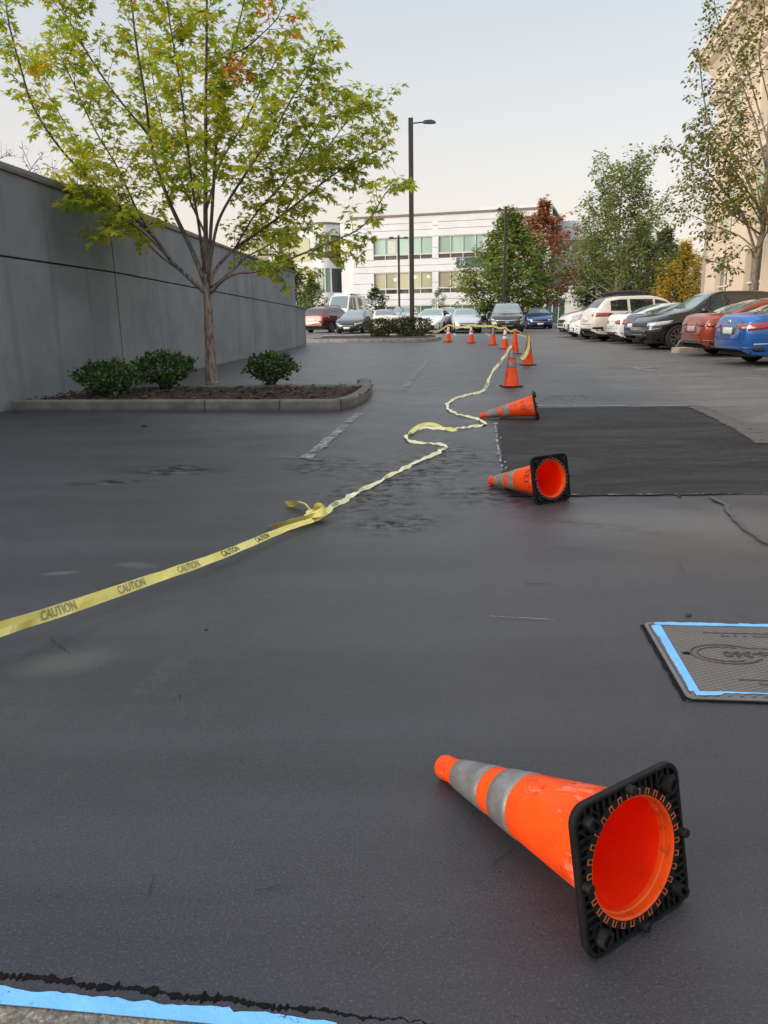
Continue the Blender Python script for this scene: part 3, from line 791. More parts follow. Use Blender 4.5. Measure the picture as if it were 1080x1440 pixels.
# right, beside the pale building: thin tree whose limbs are traced
bR = onlot(1064, 27.5); YR = bR.y
o = thing('slender_tree', 'thin pale trunked tree with sparse olive leaves before the cream building', 'tree', bR)
b = MB(); tb = MB(); L = Leaves(); rnd = random.Random(5)
tk = bez([bR + Vector((0, 0, -.1)), P(1061, 410, YR), P(1064, 365, YR), P(1073, 320, YR), P(1078, 250, YR), P(1084, 140, YR), P(1090, 20, YR), P(1092, -80, YR)], 4)
n = len(tk); b.tube(tk, [.14*(1-.8*i/(n-1)) for i in range(n)], 10)
for uvd, r0, ns in [
  ([(1066, 355, 0), (1040, 332, .5), (1005, 318, .9), (968, 300, 1.2), (938, 288, 1.4)], .03, 13), ([(1070, 330, 0), (1035, 305, -.8), (1002, 270, -1.3), (970, 252, -1.6)], .03, 13), ([(1072, 300, 0), (1060, 240, 1.2), (1045, 190, 1.8), (1035, 150, 2)], .03, 13),
  ([(1065, 362, 0), (1058, 340, -.1), (1045, 302, -.3), (1022, 274, -.5), (996, 242, -.7), (967, 221, -.9), (940, 206, -1)], .05, 17),
  ([(1072, 310, 0), (1050, 250, .2), (1022, 205, .3), (1002, 180, .4), (990, 140, .5), (985, 95, .5), (986, 82, .5)], .045, 15),
  ([(1078, 240, 0), (1062, 170, -.5), (1040, 110, -.9), (1022, 60, -1), (1008, 25, -1.1), (1004, -10, -1.1)], .035, 13),
  ([(1068, 340, 0), (1050, 310, .8), (1020, 292, 1.3), (985, 285, 1.7), (955, 262, 2)], .035, 13),
  ([(1074, 300, 0), (1052, 270, -1), (1030, 235, -1.6), (1000, 205, -2), (972, 172, -2.3)], .035, 14),
  ([(1080, 200, 0), (1060, 130, .8), (1045, 70, 1.3), (1050, 20, 1.5), (1048, -30, 1.5)], .03, 13),
  ([(1070, 330, 0), (1090, 280, -.8), (1120, 230, -1.3), (1150, 180, -1.6)], .04, 13),
  ([(1080, 220, 0), (1110, 150, .6), (1140, 90, .9), (1150, 20, 1)], .035, 13),
  ([(1066, 350, 0), (1080, 320, -1.2), (1075, 290, -2), (1065, 250, -2.6)], .03, 12),
  ([(1064, 366, 0), (1050, 345, -.8), (1035, 362, -1.2), (1015, 370, -1.5), (1005, 368, -1.6)], .016, 6),
  ([(1078, 250, 0), (1045, 215, .3), (1020, 160, .5), (1015, 120, .5)], .025, 12),
  ([(1083, 150, 0), (1068, 80, -.6), (1075, 20, -.9), (1070, -30, -1)], .025, 12),
  ([(1072, 315, 0), (1040, 260, -1.5), (1012, 225, -2.1), (985, 200, -2.4)], .025, 12)]:
    pl = bez([P(u, v, YR + d) for u, v, d in uvd], 4); n = len(pl)
    b.tube(pl, [r0*(1-.82*i/(n-1)) + .003 for i in range(n)], 6)
    grow_twigs(tb, L, pl, rnd, int(ns*2.9), 1.0, .005, .085, .14, OVAL, f0=.25, spread=.8, rise=.15, droop=.7, flat=.7, dens=.8)
shift(b, bR); shift(tb, bR)
b.build('trunk', M['bark_pale'], o, smooth=180); tb.build('twigs', M['twig'], o); L.build('crown', M['leaf_olive'], o, bR)
# tall pale-trunked tree behind the parked cars
envelope_tree('young_tree', 'tall upright green tree with pale trunk behind the white and cream cars', 'tree', onlot(866, 45), 8.9, 1.6, 3.2, 50, (M['bark_pale'], M['twig']), M['leaf_fresh'], 4, trunk_r=.17, size=.20, nsub=19, sublen=1.15, upright=.95, leafstep=.12, dens=.95, shape=QUAD, shapef=lambda f: (.95 - .62*max(0, f-.2)) if f > .12 else .75)
envelope_tree('broad_tree', 'broad mid green tree behind the black crossover at the lot end', 'tree', onlot(714, 58), 8.5, 1.2, 3.75, 54, (M['bark_dark'], M['twig']), M['leaf_green'], 8, trunk_r=.2, size=.25, nsub=22, sublen=1.3, upright=.5, leafstep=.14, shapef=lambda f: .95 if f < .45 else .95 - .8*(f-.45)/.55)
envelope_tree('red_tree', 'tree with rusty red autumn leaves behind the broad green tree', 'tree', onlot(760, 66), 10.3, 2, 3.6, 44, (M['bark_dark'], M['twig']), M['leaf_red'], 9, trunk_r=.18, size=.26, nsub=20, sublen=1.2, upright=.8, leafstep=.14)
envelope_tree('golden_tree', 'golden yellow bushy tree beside the corner of the cream building', 'tree', onlot(958, 52), 5.6, .4, 2.0, 34, (M['bark_dark'], M['twig']), M['leaf_gold'], 10, trunk_r=.12, size=.19, nsub=18, sublen=.9, upright=.8, leafstep=.11)
for k, (u, Y, h, rr, lab) in enumerate(((895, 70, 8.6, 3.8, 'dark green tree behind the tall upright tree, right of its trunk'), (930, 74, 8.9, 3.6, 'dark green tree between the upright tree and the golden tree'), (835, 76, 7.2, 3.4, 'dark green tree beyond the roof rack, left of the upright trunk'))):
    envelope_tree('dark_tree', lab, 'tree', onlot(u, Y), h, .5, rr, 34, (M['bark_dark'], M['twig']), M['leaf_dark'], 30+k, 'dark trees at the far right edge', trunk_r=.18, size=.32, nsub=18, sublen=1.4, upright=.4, leafstep=.17)
envelope_tree('dark_tree', 'dark green rounded tree just past the end of the grey wall', 'tree', onlot(408, 72), 6.6, .5, 2.6, 30, (M['bark_dark'], M['twig']), M['leaf_dark'], 51, trunk_r=.16, size=.26, nsub=18, sublen=1.1, upright=.4, leafstep=.15)
envelope_tree('young_tree', 'light green young tree beside the white camper van', 'tree', onlot(440, 68), 4.6, .5, 1.25, 24, (M['bark_dark'], M['twig']), M['leaf_fresh'], 52, trunk_r=.07, size=.2, nsub=15, sublen=.7, upright=.9, leafstep=.11)
envelope_tree('sapling', 'small dark sapling behind the white sedan seen from the rear', 'tree', onlot(527, 64), 3.3, 1.3, .9, 12, (M['bark_dark'], M['twig']), M['leaf_dark'], 53, trunk_r=.05, size=.2, nsub=9, sublen=.6, upright=.6, leafstep=.13)
envelope_tree('shrub', 'yellow green shrub between the black crossover and the blue sedan', 'shrub', onlot(744, 60), 2.2, .1, 1.2, 18, (M['bark_dark'], M['twig']), M['leaf_gold' if 0 else 'leaf_fresh'], 54, trunk_r=.05, size=.18, nsub=14, sublen=.5, upright=.3, leafstep=.09)
envelope_tree('shrub', 'dark shrub between the silver sedan and the black crossover', 'shrub', onlot(686, 60), 1.8, .1, 1.3, 18, (M['bark_dark'], M['twig']), M['leaf_dark'], 55, trunk_r=.05, size=.18, nsub=14, sublen=.5, upright=.3, leafstep=.09)
envelope_tree('sapling', 'thin sapling behind the white sedan at the light pole', 'tree', onlot(617, 66), 3.2, 1.2, .7, 9, (M['bark_dark'], M['twig']), M['leaf_green'], 56, trunk_r=.04, size=.15, nsub=7, sublen=.5, upright=.6, leafstep=.14)
# bare reddish twigs of a tree behind the wall at the far left
pB = P(20, 300, 15.5); M['leaf_rust'] = M['leaf_red']
envelope_tree('bare_tree', 'thin reddish treetop showing above the wall coping at far left', 'tree', (pB.x - .6, 15.5, 0), 3.75, 2.6, 1.5, 16, (M['bark_dark'], M['twig']), M['leaf_red'], 57, trunk_r=.07, size=.06, nsub=10, sublen=.6, upright=.5, leafstep=.12, dens=.6, shapef=lambda f: 1)

# ---- clipped shrubs
def shrub(name, label, base, rx, ry, h, leaf, n, seed, size, group=None, cat='shrub', stem=.0, box=False):
    rnd = random.Random(seed); o = thing(name, label, cat, base, 0, group); L = Leaves(); b = MB()
    hz = h/2; ce = Vector((0, 0, stem + hz))
    for i in range(9):
        a = i*.7 + rnd.random()*.3; q = Vector((math.cos(a)*rx*.75*rnd.random()**.4, math.sin(a)*ry*.75*rnd.random()**.4, h*.7))
        pl = bez([Vector((math.cos(a)*.04, math.sin(a)*.04, -.03)), q*.45 + Vector((0, 0, .05)), q], 4); b.tube(pl, [.012*(1-.6*k/(len(pl)-1)) for k in range(len(pl))], 5)
    for i in range(n):
        d = rv(rnd)
        if box:                                  # squarer outline for a clipped hedge
            m = max(abs(d.x), abs(d.y), abs(d.z)); d = d.lerp(d/m, .45)
        lump = 1 + .30*mnoise.noise(d*2.3 + Vector((seed, 0, 0))) + .18*mnoise.noise(d*6 + Vector((0, seed, 0)))
        k = (rnd.uniform(.45, 1.0) if rnd.random() < .35 else rnd.uniform(.82, 1.06))*lump*(rnd.uniform(1, 1.28) if rnd.random() < .05 else 1)
        p = ce + Vector((d.x*rx*k, d.y*ry*k, d.z*hz*k))
        if d.z < -.3 : p.x *= .78; p.y *= .78
        if p.z < .01: continue
        dr = (d*.9 + Vector((0, 0, .55)) + rv(rnd)*.6).normalized(); up = (d + rv(rnd)*.7 + Vector((0, 0, .4))).normalized()
        L.add(p, dr, up, size*rnd.uniform(.65, 1.3), OVAL if size > .04 else QUAD, rnd.random(), 0, .12)
    b.build('stems', M['bark_dark'], o, smooth=180); L.build('foliage', leaf, o, Vector((0, 0, 0)))
    return o
pb = Vector((0, 0, -.02))
gsh = 'evergreen shrubs in the planter'
shrub('shrub', 'dark green rounded shrub at the left end of the planter', G(155, 556, .13), .43, .40, .50, M['leaf_box'], 1700, 1, .062, gsh)
shrub('shrub', 'dark green shrub just left of the maple trunk', G(231, 546, .13), .50, .40, .46, M['leaf_box'], 1900, 2, .062, gsh, stem=.08)
shrub('shrub', 'dark green rounded shrub standing alone right of the maple trunk', G(383, 542, .13), .40, .37, .44, M['leaf_box'], 1500, 3, .062, gsh, stem=.06)

# ------------------------------------------------------------------ far island with its kerb and clipped bushes
i0 = [G(u, v) for u, v in ((428, 482.2), (470, 481.8), (530, 481.6), (585, 481.4), (603, 480.8), (615, 479.3), (621, 477.3), (616, 475.4), (600, 474.2))]
far = [Vector((p.x, p.y)) for p in i0] + [Vector((i0[-1].x-1.6, i0[-1].y+.8)), Vector((-3.0, i0[-1].y+1.2))]
kerb('island_kerb', 'pale concrete kerb of the far island under the light pole', far, False, .16, .16, M['concrete'], joints=[G(470, 481.8), G(542, 481.5), G(563, 481.4)])
bed('island_bed', [Vector(p) for p in far], .13, M['mulch'], step=.25, bumpy=.02, inset=.1)
q = P(534, 476, 38.6); shrub('clipped_bush', 'low clipped bush at the left on the far island', (q.x, 38.6, zg(38.6)+.12), .62, .5, .8, M['leaf_hedge'], 2600, 11, .075, 'clipped bushes on the far island', 'bush', box=True)
q = P(577, 476, 38.6); shrub('clipped_bush', 'wider clipped bush at the foot of the light pole', (q.x, 38.6, zg(38.6)+.12), 1.02, .55, .86, M['leaf_hedge'], 4200, 12, .075, 'clipped bushes on the far island', 'bush', box=True)

# ------------------------------------------------------------------ light poles
def light_pole(label, u, Y, vtop, w, arm, group, two=False):
    base = P(u, 470, Y); base.z = zg(Y); top = P(u, vtop, Y); h = top.z - base.z
    base.x = top.x
    o = thing('light_pole', label, 'light pole', base, 0, group)
    b = MB(); b.box(-w/2, w/2, -w/2, w/2, .35, h); b.build('pole', M['metal_dark'], o, bevel=.012)
    b = MB(); b.lathe([(.24, 0), (.24, .34), (.22, .36), (0, .36)], 20); b.build('footing', M['concrete'], o, smooth=40)
    for sgn in ((1, -1) if two else (1,)):
        b = MB(); b.tube([(sgn*w/2, 0, h-.22), (sgn*(w/2+arm*.45), 0, h-.18)], .03, 8); b.build('arm', M['metal_dark'], o, smooth=50)
        b = MB(); x0, x1 = w/2+arm*.4, w/2+arm; rings = []
        for f, wd, t0, t1 in ((0, .06, -.17, -.21), (.15, .14, -.12, -.23), (.6, .17, -.10, -.24), (.9, .15, -.15, -.235), (1, .08, -.19, -.23)):
            x = sgn*(x0 + (x1-x0)*f); rings.append([(x, -wd, h+t1), (x, wd, h+t1), (x, wd*.8, h+t0), (x, -wd*.8, h+t0)])
        b.rings(rings); hd = b.build('lamp_head', M['metal_dark'], o, smooth=30)
    return o
light_pole('tall dark square light pole with one lamp arm behind the clipped bushes', 577.5, 38.9, 166, .22, 1.05, 'light poles')
light_pole('thin dark light pole against the office windows, left of the tall pole', 560.5, 63, 331, .16, .7, 'light poles', True)
light_pole('thin light pole standing in front of the broad green tree', 711.5, 53, 290, .15, .5, 'light poles', True)
# ------------------------------------------------------------------ office building at the end of the lot
def plane_frame(org, ang):
    """local frame of a facade: x to the right along it, y into the building, z up"""
    return Matrix.Translation(org) @ Matrix.Rotation(ang, 4, 'Z')
ANG = R(-17)
oF = P(498, 440, 88); oF.z = 0
MF = plane_frame(oF, ANG); MFi = MF.inverted()
def FP(u, v, yl=0.0):             # photo position -> facade coordinates (x, z) on the plane y = yl
    c = MFi @ Vector((0, 0, CAMH)); d = MFi.to_3x3() @ ray(u, v); t = (yl - c.y)/d.y
    p = c + d*t; return p.x, p.z
M['panel'] = simple('pale office cladding', (.63, .645, .67), .75, var=.05, scale=.6)
M['panel_white'] = simple('white office cladding', (.68, .69, .71), .7, var=.04, scale=.6)
M['mullion'] = simple('pale window frame', (.55, .55, .53), .5)
M['roofcap'] = simple('dark roof edge', (.16, .13, .12), .6)
def winglass(name, col, var=.3, scale=(.25, .25, .02), rough=.08):
    t = NT(name); o_ = t.obj()
    f = t.noise(1.0, 2, .5, vec=t.scaled(o_, scale))
    t.set(Base_Color=t.mix(t.rng(f, .4, .6), tuple(c*(1-var) for c in col), tuple(c*(1+var) for c in col)), Roughness=rough)
    t.b.inputs['Specular IOR Level'].default_value = .6
    return t.m
M['glass_green'] = winglass('green office glass', (.30, .43, .375))
M['glass_olive'] = winglass('olive office glass', (.36, .365, .25))
M['glass_teal'] = winglass('dark teal office glass', (.085, .16, .14))
M['glass_black'] = winglass('dark office glass', (.03, .04, .042))
M['spandrel'] = winglass('dark spandrel glass', (.085, .083, .075), .45, (.6, .6, .6))
t = NT('lit ceiling lamp'); t.set(Base_Color=(1, .95, .8)); t.b.inputs['Emission Color'].default_value = (1, .9, .7, 1); t.b.inputs['Emission Strength'].default_value = 1.0; M['lit'] = t.m
ob = thing('office_building', 'long pale three storey office building with green window bands across the lot end', 'building', mat=MF)
zr = FP(600, 303)[1]; rows = [(FP(600, 332)[1], FP(600, 356)[1], FP(600, 363.5)[1], 'glass_green'), (FP(600, 381.5)[1], FP(600, 404.5)[1], FP(600, 412)[1], 'glass_olive'), (FP(600, 429)[1], .6, .2, 'glass_teal')]
bays = []
xa = FP(525, 350)[0]; xb = FP(608, 350)[0]; pitch = FP(616.5, 350)[0] - xa; wid = xb - xa
nb = 3
bays = [(xa + pitch*k, xa + pitch*k + wid) for k in range(nb)]
xR = FP(775, 350)[0]
while bays[-1][1] > xR - 1: bays.pop()
DEP = 16
# walls: piers and spandrels between the openings, each horizontal band separated by an open shadow joint
b = MB(); gj = .04
zlev = [0, rows[2][0], rows[1][2], rows[1][0], rows[0][2], rows[0][0], zr]
def bands(z0, z1, n):
    h = (z1-z0)/n; return [(z0 + h*k + (gj/2 if k else 0), z0 + h*(k+1) - (gj/2 if k < n-1 else 0)) for k in range(n)]
solid = []
def wallbox(x0, x1, z0, z1, n):
    for a, c in bands(z0, z1, n): b.box(x0, x1, 0, .3, a, c)
xs = [0] + [q for w in bays for q in w] + [xR]
for i in range(0, len(xs), 2):                    # full height piers
    for z0, z1, n in zip(zlev, zlev[1:], (2, 3, 3, 3, 3, 3)):
        wallbox(xs[i] + (.0), xs[i+1], z0, z1 - (.0 if z1 == zr else gj), max(1, n-1))
for x0, x1 in bays:
    wallbox(x0, x1, rows[2][0], rows[1][2], 2); wallbox(x0, x1, rows[1][0], rows[0][2], 2); wallbox(x0, x1, rows[0][0], zr, 3); 
b.build('wall', M['panel'], ob)
b = MB(); b.box(.15, xR-.1, .32, DEP, 0, zr-.25); b.build('core', M['spandrel'], ob)
b = MB(); b.box(-.15, xR+.12, -.12, DEP+.1, zr+.002, zr+.22); b.build('roof_edge', M['roofcap'], ob)
rnd = random.Random(12)
lamps = [(601/1, 0)]
for x0, x1 in bays:
    for ri, (zt, zb, zs, gm) in enumerate(rows):
        w = MB(); fw = .09; n = 5
        w.box(x0, x1, .06, .16, zb-.12, zb+.02)
        w.box(x0, x1, .06, .16, zt-fw, zt-.002)
        for k in range(n+1):
            x = x0 + (x1-x0)*k/n; w.box(max(x0, x-.04), min(x1, x+.04), .08, .15, zs if ri < 2 else zb+.03, zt-fw-.003)
        wo = w.build('window', M['mullion'], ob)
        w = MB(); w.poly([(x0+.02, .2, zb-.05), (x1-.02, .2, zb-.05), (x1-.02, .2, zt), (x0+.02, .2, zt)]); w.build('pane', M[gm], wo)
        if ri < 2:
            w = MB(); w.poly([(x0+.02, .18, zs), (x1-.02, .18, zs), (x1-.02, .18, zb-.1), (x0+.02, .18, zb-.1)]); w.build('spandrel', M['spandrel'], wo)
        if ri == 0:
            w = MB(); xq = x0 + (x1-x0)*(.25 if x0 < 5 else .72); w.box(xq, xq+(x1-x0)*.12, .17, .19, zb+.1, zb+(zt-zb)*.82); w.build('blind', M['mullion'], wo)
        if ri == 1:
            for k in range(3):
                w = MB(); xx = x0 + (x1-x0)*(.36 if k == 0 else .7 if k == 1 else .97) - (.3 if k == 2 else 0); w.tube([(xx, .19, zt-.55-.2*(k == 0)), (xx, .17, zt-.55-.2*(k == 0))], .13, 12)
                w.build('ceiling_lamp', M['lit'], wo)
# roof plant screens
x0, z0 = FP(667, 293); x1, _ = FP(773, 293)
b = MB(); b.box(x0, x1, 3, 9, zr-.3, z0+.4); b.build('roof_screen', M['panel'], ob)
x0, z0 = FP(540, 303); x1, _ = FP(568, 303)
b = MB(); b.box(x0, x1, 4, 8, zr-.3, zr+.75); b.build('roof_screen', M['panel'], ob)
# logo sign
x0, z0 = FP(642, 376.5); x1, z1 = FP(694, 360.5)
sg = MB(); sg.box(x0, x1, -.14, -.01, z0, z1); so = sg.build('logo_sign', simple('dark slate sign', (.045, .09, .12), .5), ob)
cx, cz = FP(650.3, 369); r = (z1-z0)*.36
M['logo'] = simple('pale blue logo', (.5, .66, .72), .5)
sg = MB(); Mq = Matrix.Translation((cx, -.15, cz)) @ Matrix.Rotation(R(90), 4, 'X')
ring = lambda R0, z: [Mq @ Vector((R0*math.cos(k*math.pi/14), R0*math.sin(k*math.pi/14), z)) for k in range(28)]
sg.rings([ring(r*.82, .0), ring(r, 0), ring(r, .05), ring(r*.82, .05), ring(r*.82, 0)], True, False)
for k in range(3):
    a0 = R(20 + 120*k)
    pts = [Mq @ Vector((r*q*math.cos(a0 + 1.6*q), r*q*math.sin(a0 + 1.6*q), .03)) for q in (.12, .3, .5, .7)]
    sg.tube(pts, [r*.06, r*.13, r*.13, r*.05], 6)
sg.build('emblem', M['logo'], so)
# left wing: a bowed glass corner between white bands, then a flat part running on behind the trees
xL = FP(496, 350)[0]; xB = FP(430, 350)[0]; xFar = FP(330, 350)[0]
cxm = (xL-1.5+xB)/2; hw = (xL-1.5-xB)/2; bow = 2.6
def bowed(x0, x1, z0, z1, mat, name, off, par=None, n=24):
    b = MB(); rings = []
    for k in range(n+1):
        x = x0 + (x1-x0)*k/n; q = (x-cxm)/hw; y = -bow*(1-min(1, q*q)) + off + 2.2
        rings.append([(x, y, z0), (x, y, z1), (x, y+.3, z1), (x, y+.3, z0)])
    b.rings(rings); return b.build(name, M[mat], par or ob, smooth=30)
zA = FP(470, 330)[1]; zB = FP(470, 363)[1]; zC = FP(470, 377)[1]; zD = FP(470, 411)[1]; zT = FP(470, 311)[1]
bowed(xB, xL-1.5, zA, zT-.25, 'panel_white', 'bowed_band', 0)
bowed(xB, xL-1.5, zC, zB, 'panel_white', 'bowed_band', 0)
bowed(xB, xL-1.5, 0, zD, 'panel_white', 'bowed_band', 0)
for (z0, z1) in ((zB, zA), (zD, zC)):
    xd = xL-1.5-1.15
    wo = bowed(xB, xd, z0+.002, z1-.002, 'glass_green', 'bowed_window', .12)
    bowed(xd, xL-1.52, z0+.002, z1-.002, 'glass_black', 'side_pane', .14, wo)
    for k in range(6):
        x = xB + (xd-xB)*k/5; q = (x-cxm)/hw; y = -bow*(1-min(1, q*q)) + 2.2
        w = MB(); w.box(x-.06, x+.06, y+.03, y+.2, z0+.004, z1-.004); w.build('mullion', M['mullion'], wo)
b = MB(); b.box(xL-1.5, xL, .35, 3, 0, zT-.25); b.box(xL+.003, -.004, .4, 3, 0, zT-.2); b.build('pier', M['panel_white'], ob)
b = MB(); b.box(xFar, xB-.01, 2.6, DEP, 0, zT-.3); b.build('far_wing', M['panel'], ob)
b = MB(); b.box(xB, xL, 2.75, DEP, 0, zT-.3); b.build('core', M['panel'], ob)
b = MB(); b.box(xFar-.1, xB-.1, 2.45, DEP, zT-.298, zT-.08); 
for k in range(20):
    x0 = xB + (xL-xB)*k/20; x1 = xB + (xL-xB)*(k+1)/20; q = min(1, abs(((x0+x1)/2-cxm)/hw)); y = -bow*(1-q*q)+2.05
    b.box(x0+.001, x1-.001, y, DEP, zT-.248, zT-.06)
b.build('roof_edge', M['roofcap'], ob)
for (z0, z1) in ((zB, zA), (zD, zC)):
    for k in range(3):
        xx = xB - 2.6 - 5.2*k; w = MB(); w.box(xx-2, xx+2, 2.52, 2.596, z0, z1); wo = w.build('window', M['glass_olive'], ob)
        w = MB(); w.box(xx-.05, xx+.05, 2.47, 2.515, z0, z1); w.build('mullion', M['mullion'], wo)
# lower right block with its glass door wall
x0 = FP(760, 430)[0]; x1 = FP(823, 430)[0]
ob2 = thing('low_annex', 'low white annex block with a dark green glass front beside the office', 'building', mat=plane_frame(MF @ Vector((x0, -6, 0)), ANG))
def F2(u, v):
    Mi = ob2.matrix_world.inverted() if False else plane_frame(MF @ Vector((x0, -6, 0)), ANG).inverted()
    c = Mi @ Vector((0, 0, CAMH)); d = Mi.to_3x3() @ ray(u, v); t = -c.y/d.y; p = c + d*t; return p.x, p.z
xe = F2(823, 420)[0]; zt = F2(800, 402)[1]; gx0, gz1 = F2(768, 421); gx1 = F2(795, 421)[0]; xs0 = F2(758, 420)[0]
b = MB(); b.box(xs0, gx0, 0, 5, 0, gz1-.002); b.box(gx1, xe, 0, 5, 0, gz1-.002); 
for a, c in bands(gz1, zt, 2): b.box(xs0, xe, -.003, 5, a, c)
b.build('wall', M['panel_white'], ob2)
b = MB(); b.box(xs0+.05, xe-.05, .3, 4.9, .1, zt-.05); b.build('core', M['glass_teal'], ob2)
b = MB(); b.box(gx0, gx1, .12, .2, 0, gz1-.004); gl = b.build('glass_front', M['glass_teal'], ob2)
b = MB()
for k in range(4):
    x = gx0 + (gx1-gx0)*k/3; b.box(x-.05, x+.05, .06, .117, 0, gz1-.004)
b.build('mullion', M['mullion'], gl)
# upper right wing behind the red tree
b = MB(); wx0 = xR + .05; wx1 = FP(905, 330, 4)[0]; wz = FP(800, 311, 4)[1]
for a, c in bands(FP(800, 338, 4)[1], wz, 3): b.box(wx0, wx1, 4, 4.3, a, c)
for a, c in bands(FP(800, 384, 4)[1], FP(800, 361, 4)[1], 2): b.box(wx0, wx1, 4, 4.3, a, c)
b.box(wx0, wx1, 4, 4.3, 0, FP(800, 404, 4)[1])
b.build('side_wing', M['panel'], ob)
b = MB(); b.box(wx0, wx1, 4.35, DEP, 0, wz-.1); wo = b.build('wing_glass', M['glass_green'], ob)
b = MB()
for k in range(14):
    x = wx0 + (wx1-wx0)*k/13; b.box(x-.05, x+.05, 4.25, 4.345, 0, wz-.3)
b.build('mullion', M['mullion'], wo)

# ------------------------------------------------------------------ cream building on the right
cR = P(989, 402, 40); cR.z = 0
aR = math.atan2(1, .195) ; 
MR = Matrix.Translation(cR) @ Matrix.Rotation(aR - math.pi, 4, 'Z')      # local x runs back towards the camera along the facade, y into the building
MR = Matrix.Translation(cR) @ Matrix(((-.191, .982, 0, 0), (-.982, -.191, 0, 0), (0, 0, 1, 0), (0, 0, 0, 1)))
MRi = MR.inverted()
def RP(u, v, yl=0.):
    c = MRi @ Vector((0, 0, CAMH)); d = MRi.to_3x3() @ ray(u, v); t = (yl - c.y)/d.y; p = c + d*t; return p.x, p.z
t = NT('cream stucco'); c = t.mix(t.noise(.5, 4), (.56, .455, .36), (.64, .53, .425)); t.set(Base_Color=c, Roughness=.85); t.bump(t.noise(40, 4), .2, .01); M['stucco'] = t.m
M['trim'] = simple('cream trim', (.66, .56, .45), .75, var=.05)
M['trim_grey'] = simple('grey corner trim', (.33, .31, .285), .8, var=.05)
rb = thing('cream_building', 'cream stucco building with a stepped cornice and tall windows on the right', 'building', mat=MR)
LEN = 30
zk = RP(1016, 104)[1]; 
wz0, wz1 = .7, RP(1015, 362)[1]
wxs = []
w0 = RP(1007.5, 380)[0]; w1 = RP(1025, 380)[0]; v0 = RP(1048, 380)[0]; pit = v0 - w0; ww = w1 - w0
k = 0
while w0 + pit*k + ww < LEN - .5: wxs.append(w0 + pit*k); k += 1
st = (zk - 1.0)/3
flo = [(wz0, wz1), (wz0 + st, wz1 + st), (wz0 + 2*st, min(wz1 + 2*st, zk - .8))]
b = MB()
xs = [0] + [q for x in wxs for q in (x, x+ww)] + [LEN]
for i in range(0, len(xs), 2): b.box(xs[i], xs[i+1], 0, .35, -.1, zk)
for x in wxs:
    zz = [-.1] + [q for f in flo for q in f] + [zk]
    for i in range(0, len(zz), 2): b.box(x+.001, x+ww-.001, .003, .35, zz[i], zz[i+1])
b.build('wall', M['stucco'], rb)
b = MB(); b.box(.4, LEN-.3, .5, 14, -.1, zk-.1); b.build('core', M['trim_grey'], rb)
b = MB(); b.box(-.02, .33, .36, 14, -.1, zk-.02); b.build('end_wall', M['trim_grey'], rb)
b = MB(); b.box(-.10, .28, -.10, .10, -.1, RP(985, 300)[1]); b.build('corner_pilaster', M['trim_grey'], rb)
def cornice(z, prof, name, x0=-.0):
    b = MB(); rings = []
    for (x, k) in ((0, 1), (LEN, 0)):
        rings.append([(x - (o if k else 0), -o, z + h) for o, h in prof] + [(x - (prof[-1][0] if k else 0), .4, z + prof[-1][1]), (x - (0 if k else 0), .4, z + prof[0][1])])
    b.rings(rings); 
    # return along the far end
    rings = []
    for y in (None, 8):
        rings.append([(-o, (-o if y is None else y), z + h) for o, h in prof] + [(.38, (-prof[-1][0] if y is None else y), z + prof[-1][1]), (.38, (0 if y is None else y), z + prof[0][1])])
    b.rings(rings)
    return b.build(name, M['trim'], rb)
cornice(zk, [(.02, -.55), (.12, -.52), (.14, -.30), (.24, -.25), (.26, -.05), (.34, .1), (.50, .32), (.74, .5), (.78, .62), (.86, .66), (.88, .86), (1.0, .92), (1.02, 1.12)], 'cornice')
zl = RP(1009, 146)[1]
cornice(zl, [(.02, -.35), (.10, -.3), (.12, -.1), (.25, .0), (.36, .15), (.38, .34)], 'string_course')
for fi, (z0, z1) in enumerate(flo):
    for x in wxs:
        w = MB()
        for (a, c, d, e) in ((x-.14, x-.002, z0-.1, z1+.14), (x+ww+.002, x+ww+.14, z0-.1, z1+.14), (x-.002, x+ww+.002, z1+.002, z1+.14), (x-.002, x+ww+.002, z0-.1, z0-.002)): w.box(a, c, -.05, .06, d, e)
        xm = x + ww/2
        w.box(xm-.045, xm+.045, .1, .16, z0, z1); 
        for zz in (z0+.04, z0+(z1-z0)*.55, z1-.04):
            w.box(x, xm-.046, .1, .16, zz-.035, zz+.035); w.box(xm+.046, x+ww, .1, .16, zz-.035, zz+.035)
        wo = w.build('window', M['trim'], rb)
        w = MB(); w.poly([(x, .2, z0), (x+ww, .2, z0), (x+ww, .2, z1), (x, .2, z1)]); w.build('pane', M['glass_teal' if fi == 0 else 'glass_green'], wo)
# ------------------------------------------------------------------ cars
def pchip(pts):
    xs = [p[0] for p in pts]; ys = [p[1] for p in pts]; n = len(xs)
    h = [xs[i+1]-xs[i] for i in range(n-1)]; d = [(ys[i+1]-ys[i])/h[i] for i in range(n-1)]
    m = [d[0]] + [0 if d[i-1]*d[i] <= 0 else 2/(1/d[i-1]+1/d[i]) for i in range(1, n-1)] + [d[-1]]
    def f(x):
        x = max(xs[0], min(xs[-1], x)); i = 0
        while i < n-2 and x > xs[i+1]: i += 1
        t = (x-xs[i])/h[i]; t2, t3 = t*t, t*t*t
        return (2*t3-3*t2+1)*ys[i] + (t3-2*t2+t)*h[i]*m[i] + (-2*t3+3*t2)*ys[i+1] + (t3-t2)*h[i]*m[i+1]
    return f
